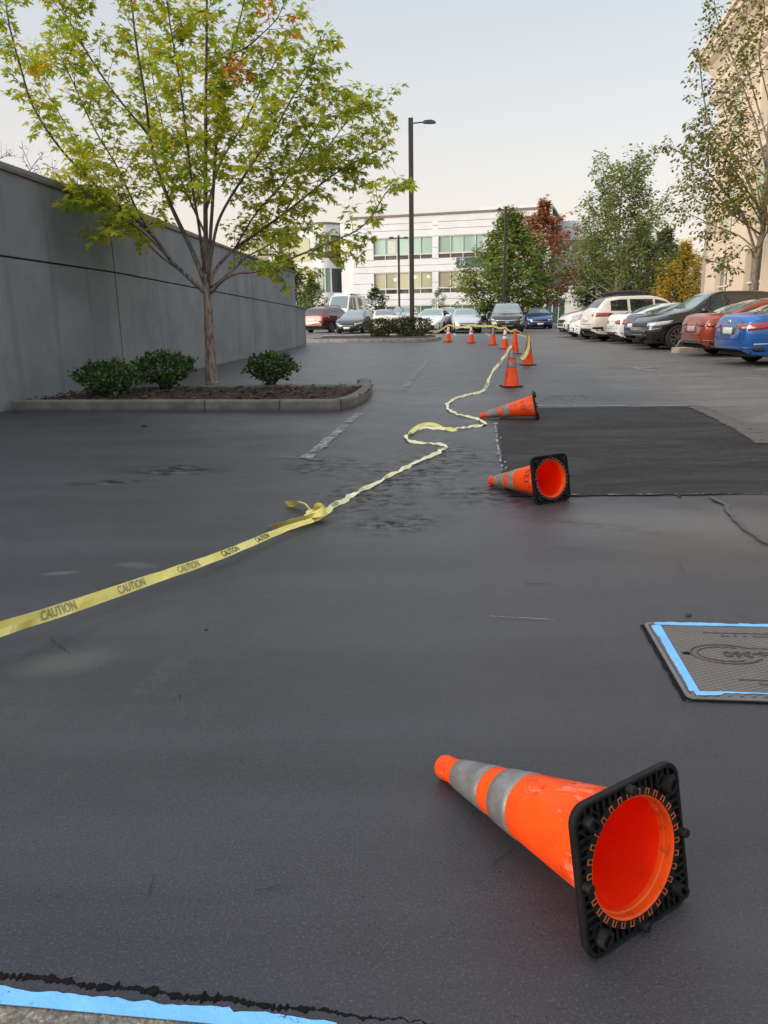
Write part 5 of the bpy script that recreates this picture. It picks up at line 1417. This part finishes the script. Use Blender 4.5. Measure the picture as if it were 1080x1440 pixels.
# ------------------------------------------------------------------ traffic cones
def conemat(inner=False):
    t = NT('fluorescent orange plastic'); o_ = t.obj()
    c = t.mix(t.rng(t.noise(7, 4, .6), .35, .7), (1.0, .125, .012), (.88, .095, .009))
    c = t.mix(t.math('MULTIPLY', t.rng(t.noise(16, 6, .8), .55, .62), .55), c, (.22, .035, .012)); c = t.mix(t.math('MULTIPLY', t.rng(t.noise(12, 6, .8, vec=t.scaled(o_, (1, 1, .4))), .57, .62), .5), c, (.85, .42, .3))
    if inner: c = t.mix(.9, c, (1.0, .028, .002))  # inner faces: red glow of light through the plastic put into the colour
    t.set(Base_Color=c, Roughness=.38); t.b.inputs['Specular IOR Level'].default_value = .45
    tr = t.n('ShaderNodeBsdfTranslucent'); t.put(tr.inputs[0], (1, .07, .002, 1))
    ms = t.n('ShaderNodeMixShader'); ms.inputs[0].default_value = .38
    t.t.links.new(t.b.outputs[0], ms.inputs[1]); t.t.links.new(tr.outputs[0], ms.inputs[2]); t.t.links.new(ms.outputs[0], t.out.inputs[0])
    return t.m
M['cone'] = conemat(); M['cone_inner_glow'] = conemat(True)
t = NT('worn reflective collar'); c = t.mix(t.rng(t.noise(10, 5, .7), .35, .7), (.14, .14, .145), (.235, .235, .245)); c = t.mix(t.rng(t.noise(28, 5, .8), .63, .7), c, (.14, .12, .11))
t.set(Base_Color=c, Roughness=.42, Metallic=.25); M['collar'] = t.m
M['collar_white'] = simple('white reflective collar', (.62, .62, .62), .4, var=.1)
M['collar_dirty'] = simple('dirty collar', (.2, .17, .15), .6, var=.3, scale=14)
M['ink'] = simple('black marker ink', (.012, .010, .010), .6)
M['orange_rim'] = simple('orange rim tabs', (.42, .09, .03), .5)
HC = .71
def rad(z): return .134 + (.028-.134)*(z-.02)/(HC-.02)
cone_parts = {}
b = MB(); b.lathe([(.150, .022), (.150, .026), (.139, .030), (.134, .045)] + [(rad(z), z) for z in (.1, .2, .3, .4, .5, .6, .66)] + [(.034, .668), (.036, .672), (.036, .70), (.033, .708), (.024, .708), (.022, .69)] + [(rad(z)-.005, z) for z in (.6, .4, .2, .035)] + [(.127, .024), (.1305, .021), (.131, .004), (.136, .001), (.136, .004)], 48)
bmesh.ops.recalc_face_normals(b.b, faces=b.b.faces)
me = bpy.data.meshes.new('cone_body'); b.b.to_mesh(me)
for p in me.polygons: p.use_smooth = True
me.set_sharp_from_angle(angle=R(40)); me.materials.append(M['cone']); me.materials.append(M['cone_inner_glow'])
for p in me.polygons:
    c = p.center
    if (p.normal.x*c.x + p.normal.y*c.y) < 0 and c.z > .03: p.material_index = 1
cone_parts['cone_body'] = me
def collar_mesh(z0, z1, mat):
    b = MB(); b.lathe([(rad(z0)+.0002, z0), (rad(z0)+.0022, z0+.002)] + [(rad(z0+(z1-z0)*k/4)+.0024, z0+(z1-z0)*k/4) for k in (1, 2, 3)] + [(rad(z1)+.0022, z1-.002), (rad(z1)+.0002, z1)], 48)
    me = bpy.data.meshes.new('reflective_collar'); b.b.to_mesh(me)
    for p in me.polygons: p.use_smooth = True
    me.materials.append(mat); return me
def base_mesh():
    b = MB(); hs = .172; r0 = rrect(-hs, hs, -hs, hs, .042, 6); rr = []
    for i, (x, y) in enumerate(r0):
        x2, y2 = r0[(i+1) % len(r0)]; k = max(1, int(math.hypot(x2-x, y2-y)/.02)); rr += [(x+(x2-x)*q/k, y+(y2-y)*q/k) for q in range(k)]
    n = len(rr)
    def sc(k, z): return [(x*k, y*k, z) for x, y in rr]
    circ = []
    for x, y in rr:
        a = math.atan2(y, x); circ.append((.1365*math.cos(a), .1365*math.sin(a)))
    lev = [[(x, y, .024) for x, y in circ], sc(.93, .024), sc(.985, .020), sc(1, .012), sc(1, .002), sc(.985, 0), sc(.95, 0), sc(.94, .011), [(x*1.0, y*1.0, .011) for x, y in circ]]
    b.rings(lev + [lev[0]], True, False)
    # ribs of the hollow underside
    for s in range(4):
        Mz = Matrix.Rotation(s*math.pi/2, 4, 'Z')
        for k in range(-7, 8):
            x = k*.0195; y0 = math.sqrt(max(0, .153**2 - x*x)) if abs(x) < .15 else .05
            y0 = max(y0, abs(x)*1.02)
            if y0 < .16: b.box(x-.0028, x+.0028, y0, .161, .001, .0105, Mz)
        Md = Mz @ Matrix.Rotation(math.pi/4, 4, 'Z')
        for x in (-.026, -.013, .013, .026): b.box(x-.0022, x+.0022, .158, .194, .001, .0105, Md)
        # long corner foot and round middle foot
        pts = rrect(-.013, .013, .160, .200, .0125, 4); a = [b.v(Md @ Vector((x, y, .004))) for x, y in pts]; c = [b.v(Md @ Vector((x, y, -.020))) for x, y in pts]
        inn = [(x*.5, .180 + (y-.180)*.66) for x, y in pts]; d = [b.v(Md @ Vector((x, y, -.020))) for x, y in inn]; e = [b.v(Md @ Vector((x, y, -.010))) for x, y in inn]
        m = len(pts)
        for A, B in ((a, c), (c, d), (d, e)):
            for i in range(m): b.f([A[i], A[(i+1) % m], B[(i+1) % m], B[i]])
        b.f(e)
        b.lathe([(.011, .008), (.011, -.016), (.009, -.019), (.001, -.019)], 14, Mz @ Matrix.Translation((.0, .158, 0)))
    # raised ring round the hole
    b.lathe([(.1365, .011), (.1365, .0005), (.154, .0005), (.154, .011)], 48)
    bmesh.ops.recalc_face_normals(b.b, faces=b.b.faces)
    me = bpy.data.meshes.new('base_plate'); b.b.to_mesh(me); me.materials.append(M['rubber']); return me
cone_parts['base_plate'] = base_mesh()
b = MB()
for k in range(30):
    Mz = Matrix.Rotation(2*math.pi*k/30, 4, 'Z')
    b.box(-.0062, -.0042, .1375, .1515, -.0012, .0003, Mz); b.box(.0042, .0062, .1375, .1515, -.0012, .0003, Mz); b.box(-.0042, .0042, .1497, .1515, -.0011, .0003, Mz)
me = bpy.data.meshes.new('rim_tabs'); b.b.to_mesh(me); me.materials.append(M['orange_rim']); cone_parts['rim_tabs'] = me
COLL = {k: (collar_mesh(.475, .625, m), collar_mesh(.335, .425, m)) for k, m in (('grey', M['collar']), ('white', M['collar_white']), ('dirty', M['collar_dirty']))}
def cone(label, Mx, coll='grey', text=None, tsize=.085, tz=.17, group='standing cones', texts=()):
    o = thing('traffic_cone', label, 'traffic cone', mat=Mx, group=group)
    for nm, me in cone_parts.items(): link(nm, me, o)
    if coll:
        for me in COLL[coll]: link('reflective_collar', me, o)
    cam = Mx.inverted() @ Vector((0, 0, CAMH)); phi = math.atan2(cam.y, cam.x)
    for (body, size, z, dphi) in texts:
        me = text_mesh(body, size, .9, 0); me.materials.append(M['ink'])
        for v in me.vertices:
            zz = z + v.co.y; rr = rad(zz) + .0012; a = phi + dphi + v.co.x/rad(z)
            v.co = Vector((rr*math.cos(a), rr*math.sin(a), zz))
        link('lettering', me, o)
    return o
def lying(B, e, k=1.):
    e = Vector((e[0], e[1], 0)).normalized(); al = math.atan(.142/.71)
    d = e*math.cos(al) - Vector((0, 0, math.sin(al))); n = e*math.sin(al) + Vector((0, 0, math.cos(al)))
    A = Vector((B[0], B[1], zg(B[1]) + .003)) + n*.172; x = n.cross(d)
    A = Vector((B[0], B[1], zg(B[1]) + .003)) + n*.172*k
    return Matrix(((x.x, n.x, d.x, A.x), (x.y, n.y, d.y, A.y), (x.z, n.z, d.z, A.z), (0, 0, 0, 1))) @ Matrix.Scale(k, 4)
gc = 'toppled traffic cones'
m1 = (G(830, 1357) + G(965, 1268))/2
cone('toppled orange cone nearest the camera showing its hollow underside', lying(m1 + Vector((.004, .0, 0)), (-.545, .838), .93), 'grey', group=gc)
m2 = (G(754, 711) + G(803, 703))/2
cone('toppled orange cone with its black base turned to the camera, middle one', lying(m2, (-.50, .86), .94), 'dirty', group=gc, texts=[('125', .085, .135, .2)])
m3 = G(757, 589)
cone('toppled orange cone lying on its side, base edge-on, beside the tape', lying((m3.x, m3.y), (-.985, .17), .96), 'dirty', group=gc, texts=[('CS-2', .07, .16, .25), ('JR', .04, .26, .55)])
gs_ = 'standing traffic cones in a line'
def stand(label, u, v, coll, rz, dx=0, **k):
    p = G(u, v); 
    return p, cone(label, Matrix.Translation((p.x, p.y + .16, zg(p.y))) @ Matrix.Rotation(R(rz), 4, 'Z'), coll, group=gs_, **k)
c1, _ = stand('nearest standing orange cone, with yellow tape drawn over its tip', 721, 545, 'grey', 8)
c2, _ = stand('standing orange cone at the right of the line, with sagging tape and lettering', 744, 514, 'grey', 12, texts=[('125', .08, .19, -.1)])
c3, _ = stand('standing cone with whitish collars and black number 125', 711, 491, 'white', 10, texts=[('125', .08, .19, 0)])
c4, _ = stand('standing plain bright orange cone half hidden behind the nearest standing one', 725, 498, None, 20)
c5, _ = stand('standing orange cone in front of the black crossover', 694, 485.5, 'grey', 5)
c6, _ = stand('standing cone with whitish top in front of the silver sedan', 663, 482.5, 'white', 15)
c7, _ = stand('farthest standing cone, beside the end of the far island', 631, 481, 'white', 30)

# ------------------------------------------------------------------ caution tape
t = NT('yellow caution tape'); c = t.mix(t.rng(t.noise(5, 4), .3, .7), (.74, .66, .15), (.86, .79, .28))
t.set(Base_Color=c, Roughness=.42); tr = t.n('ShaderNodeBsdfTranslucent'); t.put(tr.inputs[0], (.8, .72, .25, 1)); ms = t.n('ShaderNodeMixShader'); ms.inputs[0].default_value = .22
t.t.links.new(t.b.outputs[0], ms.inputs[1]); t.t.links.new(tr.outputs[0], ms.inputs[2]); t.t.links.new(ms.outputs[0], t.out.inputs[0])
t.bump(t.noise(30, 3), .3, .004); M['tape'] = t.m
t = NT('faded caution tape'); c = t.mix(t.rng(t.noise(6, 4), .3, .7), (.62, .58, .30), (.74, .71, .48)); t.set(Base_Color=c, Roughness=.42); t.bump(t.noise(30, 3), .35, .004); M['tape_pale'] = t.m
class Ribbon:
    """path points (x, y, z, roll): roll 0 lies flat, 90 stands on edge"""
    def __init__(s, pts, w, nsub=8, wob=0., pinch=0., ten=1., crump=0.):
        s.pinch = pinch
        P4 = [Vector((*p[:3], p[3]/90)) for p in pts]; s.c = []; s.w = w if hasattr(w, '__len__') else (w, w)
        q = [P4[0]*2-P4[1]] + P4 + [P4[-1]*2-P4[-2]]
        for i in range(1, len(q)-2):
            a, b_, c, d = q[i-1:i+3]
            for k in range(nsub):
                t = k/nsub; m0 = (c-a)*.5*ten; m1 = (d-b_)*.5*ten; s.c.append(b_*(2*t**3-3*t*t+1) + m0*(t**3-2*t*t+t) + c*(3*t*t-2*t**3) + m1*(t**3-t*t))
        s.c.append(P4[-1])
        s.p = [Vector(c[:3]) for c in s.c]; s.s = [0]; s.wd = []; s.n = []
        for a, b_ in zip(s.p, s.p[1:]): s.s.append(s.s[-1] + (b_-a).length)
        for i, c in enumerate(s.c):
            t = (s.p[min(i+1, len(s.p)-1)] - s.p[max(0, i-1)]).normalized(); h = Vector((-t.y, t.x, 0)); h = h.normalized() if h.length > 1e-4 else Vector((0, 1, 0))
            a = c[3]*math.pi/2 + wob*mnoise.noise((s.s[i]*6, 3, 1)); u = t.cross(h)*-1 if t.cross(h).z < 0 else t.cross(h)
            if crump: s.p[i] = s.p[i] + h*crump*mnoise.noise((s.s[i]*7, 1, 4)) + Vector((0, 0, abs(crump*.8*mnoise.noise((s.s[i]*9, 5, 4)))))
            wv_ = h*math.cos(a) + u*math.sin(a); s.wd.append(wv_); s.n.append(wv_.cross(t)*-1)
    def at(s, d, y, off=0.):
        i = 0; d = max(0, min(s.s[-1]-1e-4, d))
        lo, hi = 0, len(s.s)-2
        while lo < hi:
            m = (lo+hi+1)//2
            if s.s[m] <= d: lo = m
            else: hi = m-1
        i = lo; f = (d-s.s[i])/max(1e-9, s.s[i+1]-s.s[i])
        return s.p[i].lerp(s.p[i+1], f) + s.wd[i].lerp(s.wd[i+1], f)*y + s.n[i].lerp(s.n[i+1], f)*off
    def mesh(s, b, ny=2):
        prev = None
        for i in range(len(s.p)):
            w_ = (s.w[0] + (s.w[1]-s.w[0])*s.s[i]/s.s[-1])*(1 - s.pinch*max(0, 2*mnoise.noise((s.s[i]*4.5, 8, 1)))); row = [b.v(s.p[i] + s.wd[i]*(w_*(k/ny-.5)) + s.n[i]*(.16*w_*mnoise.noise((s.s[i]*11, k*3, 2)))) for k in range(ny+1)]
            if prev:
                for k in range(ny): b.f([prev[k], prev[k+1], row[k+1], row[k]])
            prev = row
def tape_thing(name, label, ribbons, words=(), mats=None, w=.075):
    o = thing(name, label, 'caution tape', (0, 0, 0))
    for i, rb_ in enumerate(ribbons):
        b = MB(); rb_.mesh(b); ob_ = b.build('tape_band', (mats or [M['tape']]*9)[i], o, recalc=False)
        m = ob_.modifiers.new('s', 'SOLIDIFY'); m.thickness = .0007; m.offset = 0
    for (ri, body, d, size, flip, mt) in words:
        rb_ = ribbons[ri]; b = MB(); me = text_mesh(body, size, .66, 0, .014)
        sg = -1 if flip else 1
        bm = bmesh.new(); bm.from_mesh(me); bmesh.ops.subdivide_edges(bm, edges=[e for e in bm.edges if e.calc_length() > .02], cuts=2); bm.to_mesh(me); bm.free()
        side = 1
        p0 = rb_.at(d, 0, 0); nn = (rb_.at(d, 0, 1) - p0); side = 1 if nn.dot(Vector((0, 0, CAMH)) - p0) > 0 else -1
        for v in me.vertices: v.co = rb_.at(d + sg*v.co.x, sg*v.co.y, side*.0035)
        me.materials.append(mt); link('lettering', me, o)
    return o
M['ink_faint'] = simple('faded tape ink', (.27, .25, .13), .6)
kn = G(447, 733)
pL = P(0, 884, 2.92); pd = Vector((kn.x - pL.x, kn.y - pL.y, 0))
def onl(f, u, v, roll): q = G(u, v, .105 - .06*f); return (q.x, q.y, q.z, roll)
lft = [onl(-.9, -330, 985, 84), onl(-.4, -150, 934, 83), onl(0, 0, 885, 82), onl(.25, 95, 855, 70), onl(.5, 212, 815, 54), onl(.72, 310, 781, 46), onl(.9, 395, 746, 40), onl(1, 440, 731, 35)]
def onground(uv, z=.012, roll=25): p = G(*uv); return (p.x, p.y, p.z + z, roll)
rA = Ribbon(lft, (.066, .036), 12, wob=.35)
tl = [(kn.x+.02, kn.y, .03, 30), onground((432, 722), .05, 40), onground((420, 716), .05, 20), onground((404, 713), .015, 60)]
tl2 = [(kn.x, kn.y, .04, 60), onground((420, 741), .04, 70), onground((395, 745), .03, 50), onground((376, 746), .02, 20)]
s0 = rA.s[16]
words = [(0, 'CAUTION', s0+.14, .064, False, M['ink']), (0, 'CAUTION', s0+.52, .056, False, M['ink_faint']), (0, 'CAUTION', s0+.90, .052, False, M['ink_faint']), (0, 'CAUTION', s0+1.25, .048, False, M['ink_faint']), (0, 'CAUTION', s0+1.56, .046, False, M['ink']), (0, 'CAUTION', s0+1.85, .042, False, M['ink'])]
tape_thing('caution_tape', 'yellow caution tape running from the left edge to the knot on the asphalt', [rA], words)
def knotpts(c, r, n, seed):
    rnd = random.Random(seed); out = []
    for i in range(n):
        a = i*1.9 + rnd.random(); out.append((c.x + r*math.cos(a)*rnd.uniform(.5, 1), c.y + r*math.sin(a)*rnd.uniform(.6, 1.2), .02 + .06*rnd.random(), rnd.uniform(0, 90)))
    return out
path = [(kn.x, kn.y, .04, 40)] + [onground(p, z, r) for p, z, r in (((468, 716), .02, 40), ((500, 698), .012, 30), ((540, 676), .012, 25), ((575, 657), .012, 22), ((605, 644), .012, 20), ((627, 631.5), .012, 15), ((624, 629), .02, -4),
    ((607, 627), .02, -24), ((585, 624.5), .015, -26), ((573, 621), .02, -14), ((571, 615), .015, 0), ((580, 610), .02, 20), ((597, 605), .03, 30), ((620, 606), .02, 40), ((640, 605.5), .015, 20), ((662, 602), .012, 15), ((678, 599.5), .012, 8), ((683, 597), .012, 0),
    ((672, 591), .015, -20), ((645, 585), .015, -20), ((630, 577), .015, -8), ((629, 570), .015, 2), ((640, 562), .02, 30), ((660, 556.5), .02, 35), ((680, 552), .03, 40))]
def tipof(c, dz=0.): return Vector((c.x, c.y + .16, zg(c.y) + .71 + dz))
t1, t2, t3, t4, t5, t6, t7 = [tipof(c) for c in (c1, c2, c3, c4, c5, c6, c7)]
fr_ = Vector((0, -.045, 0))
pA = G(680, 552)
path += [(*(Vector((pA.x, pA.y, 0)).lerp(t1, .35) + Vector((-.04, -.1, .06))), 40), (*(Vector((pA.x, pA.y, 0)).lerp(t1, .7) + Vector((-.03, -.1, .0))), 62), (*(t1 + fr_ + Vector((-.03, 0, -.02))), 60)]
rB = Ribbon(path, (.036, .046), 7, wob=1.0, pinch=.4, ten=.4, crump=.035)
def spans(pts):
    out = []
    keep = [0, 2, 4, 6, 8, 10, 12]
    for a, c in zip(keep, keep[1:]):
        A, B = pts[a], pts[c]; mid_ = [(A[k]+B[k])/2 for k in range(4)]; mid_[2] -= .02 + .03*((a*7) % 3)
        out.append([A, mid_, B])
    return out
mid = t1.lerp(t2, .35) + Vector((0, -.3, -.33))
rC = Ribbon([(*(t1 + fr_ + Vector((.0, 0, -.02))), 50), (*mid, 40), (*(t2.lerp(t1, .2) + Vector((0, -.3, -.25))), 50), (*(t2 + fr_), 60)], .075, wob=.4)
rE = Ribbon([onground(p, z, r) for p, z, r in (((578, 612), .03, 20), ((588, 606), .045, 35), ((604, 602.5), .05, 45), ((620, 604), .03, 20), ((632, 607), .03, 30), ((641, 608.5), .02, 10))], .05, 6, wob=.8, pinch=.3)
rDs = [Ribbon(q, .07) for q in spans([(*(t2 + fr_ + Vector((0, .09, 0))), 50), (*t2.lerp(t4, .5), 60), (*(t4 + fr_), 70), (*t4.lerp(t3, .5) , 80), (*(t3 + fr_), 85), (*t3.lerp(t5, .5), 85), (*(t5 + fr_), 88), (*t5.lerp(t6, .5), 88), (*(t6 + fr_), 88), (*t6.lerp(t7, .5), 88), (*(t7 + fr_), 80), (*t7, 60), (*(G(604, 475) + Vector((0, 0, .17))), 30)])]
wds = [(0, 'CAUTION', .35, .036, False, M['ink']), (0, 'CAUTION', .80, .036, False, M['ink_faint']), (0, 'CAUTION', 1.3, .036, False, M['ink_faint']), (0, 'CAUTION', 2.75, .036, True, M['ink']), (0, 'CAUTION', rB.s[-1]-.55, .042, False, M['ink']), (0, 'CAUTION', rB.s[-1]-1.15, .042, False, M['ink'])]
tape_thing('caution_tape', 'long crumpled caution tape winding from the knot to the standing cones and along their tips', [rB, rC] + rDs + [rE], wds, [M['tape_pale'], M['tape']] + [M['tape']]*7)
kt = tape_thing('tape_knot', 'knotted loose ends of yellow caution tape where the two tapes meet', [Ribbon(knotpts(kn, .075, 9, 4), .06, 6, .8), Ribbon(tl, .06, 6, .5), Ribbon(tl2, .055, 6, .5)])
kt['category'] = 'tape knot'

# pebble and crumbs of asphalt
def stone(label, p, r, seed, group=None):
    o = None; bm = bmesh.new(); bmesh.ops.create_icosphere(bm, subdivisions=2, radius=r)
    for v in bm.verts: v.co *= 1 + .3*mnoise.noise(v.co*(1.2/r) + Vector((seed, 0, 0))); v.co.z *= .6
    me = bpy.data.meshes.new('asphalt_crumb'); bm.to_mesh(me); bm.free(); me.materials.append(M['crumb'])
    o = link('asphalt_crumb', me); o.location = (p.x, p.y, p.z + r*.35); tag(o, label, 'asphalt crumb', group)
M['crumb'] = simple('dark asphalt crumb', (.025, .025, .026), .8, bump=.4, bscale=200)
stone('largest dark asphalt crumb lying in front of the planter kerb', G(203, 600), .035, 1)
stone('dark asphalt crumb beyond the far edge of the utility cover', G(968, 866), .012, 2)
stone('tiny dark asphalt crumb on the open asphalt under the knot', G(290, 886), .008, 3)
stone('small dark asphalt crumb by the patch seam', G(955, 699), .014, 4)

# ------------------------------------------------------------------ light, sky, camera
sd = Vector((-.80, -.42, .22)).normalized()
w = bpy.data.worlds.new('World'); S.world = w; w.use_nodes = True
nt = w.node_tree; bg = nt.nodes['Background']
sky = nt.nodes.new('ShaderNodeTexSky'); sky.sky_type = 'NISHITA'; sky.sun_disc = False
sky.sun_elevation = math.asin(sd.z); sky.sun_rotation = math.atan2(sd.x, sd.y)
sky.air_density = SKY_AIR; sky.dust_density = SKY_DUST; sky.ozone_density = SKY_OZ; sky.altitude = 0
nt.links.new(sky.outputs[0], bg.inputs[0]); bg.inputs[1].default_value = SKY_STR
# thin high haze over the clear sky: a soft veil, warm low down, brighter overhead
tcw = nt.nodes.new('ShaderNodeTexCoord'); sx = nt.nodes.new('ShaderNodeSeparateXYZ'); nt.links.new(tcw.outputs['Generated'], sx.inputs[0])
vr_ = nt.nodes.new('ShaderNodeValToRGB'); nt.links.new(sx.outputs[2], vr_.inputs[0]); el = vr_.color_ramp.elements
VEIL = [(0, (.56, .465, .40)), (.06, (.545, .46, .405)), (.16, (.47, .43, .395)), (.33, (.365, .375, .375)), (.65, (.72, .76, .80)), (1, (.85, .89, .93))]
while len(el) < len(VEIL): el.new(.5)
for e_, (ps, c_) in zip(el, VEIL): e_.position = ps; e_.color = (*c_, 1)
vb = nt.nodes.new('ShaderNodeBackground'); nt.links.new(vr_.outputs[0], vb.inputs[0]); vb.inputs[1].default_value = VEIL_STR
ad = nt.nodes.new('ShaderNodeAddShader'); nt.links.new(bg.outputs[0], ad.inputs[0]); nt.links.new(vb.outputs[0], ad.inputs[1])
nt.links.new(ad.outputs[0], nt.nodes['World Output'].inputs[0])
sl = bpy.data.lights.new('sun', 'SUN'); sl.energy = SUN_E; sl.angle = R(40); sl.color = (1, .92, .84)
so_ = bpy.data.objects.new('sun', sl); COL.objects.link(so_); so_.rotation_euler = (-sd).to_track_quat('-Z', 'Y').to_euler(); so_.location = (-20, 10, 30)
cam = bpy.data.cameras.new('camera'); co = bpy.data.objects.new('camera', cam); COL.objects.link(co)
cam.sensor_fit = 'VERTICAL'; cam.sensor_height = 36; cam.lens = 36*F/1440; cam.clip_end = 3000; cam.clip_start = .05
fwd = ray(540, 720).normalized(); rt = (ray(541, 720) - ray(540, 720)).normalized(); up = rt.cross(fwd)
co.matrix_world = Matrix(((rt.x, up.x, -fwd.x, 0), (rt.y, up.y, -fwd.y, 0), (rt.z, up.z, -fwd.z, CAMH), (0, 0, 0, 1)))
S.camera = co
S.render.resolution_x = 768; S.render.resolution_y = 1024
S.render.engine = 'CYCLES'; S.cycles.use_denoising = True; S.cycles.max_bounces = 8; S.cycles.transparent_max_bounces = 16
S.view_settings.view_transform = 'Standard'; S.view_settings.look = 'None'; S.view_settings.gamma = 1; S.view_settings.exposure = EXPO
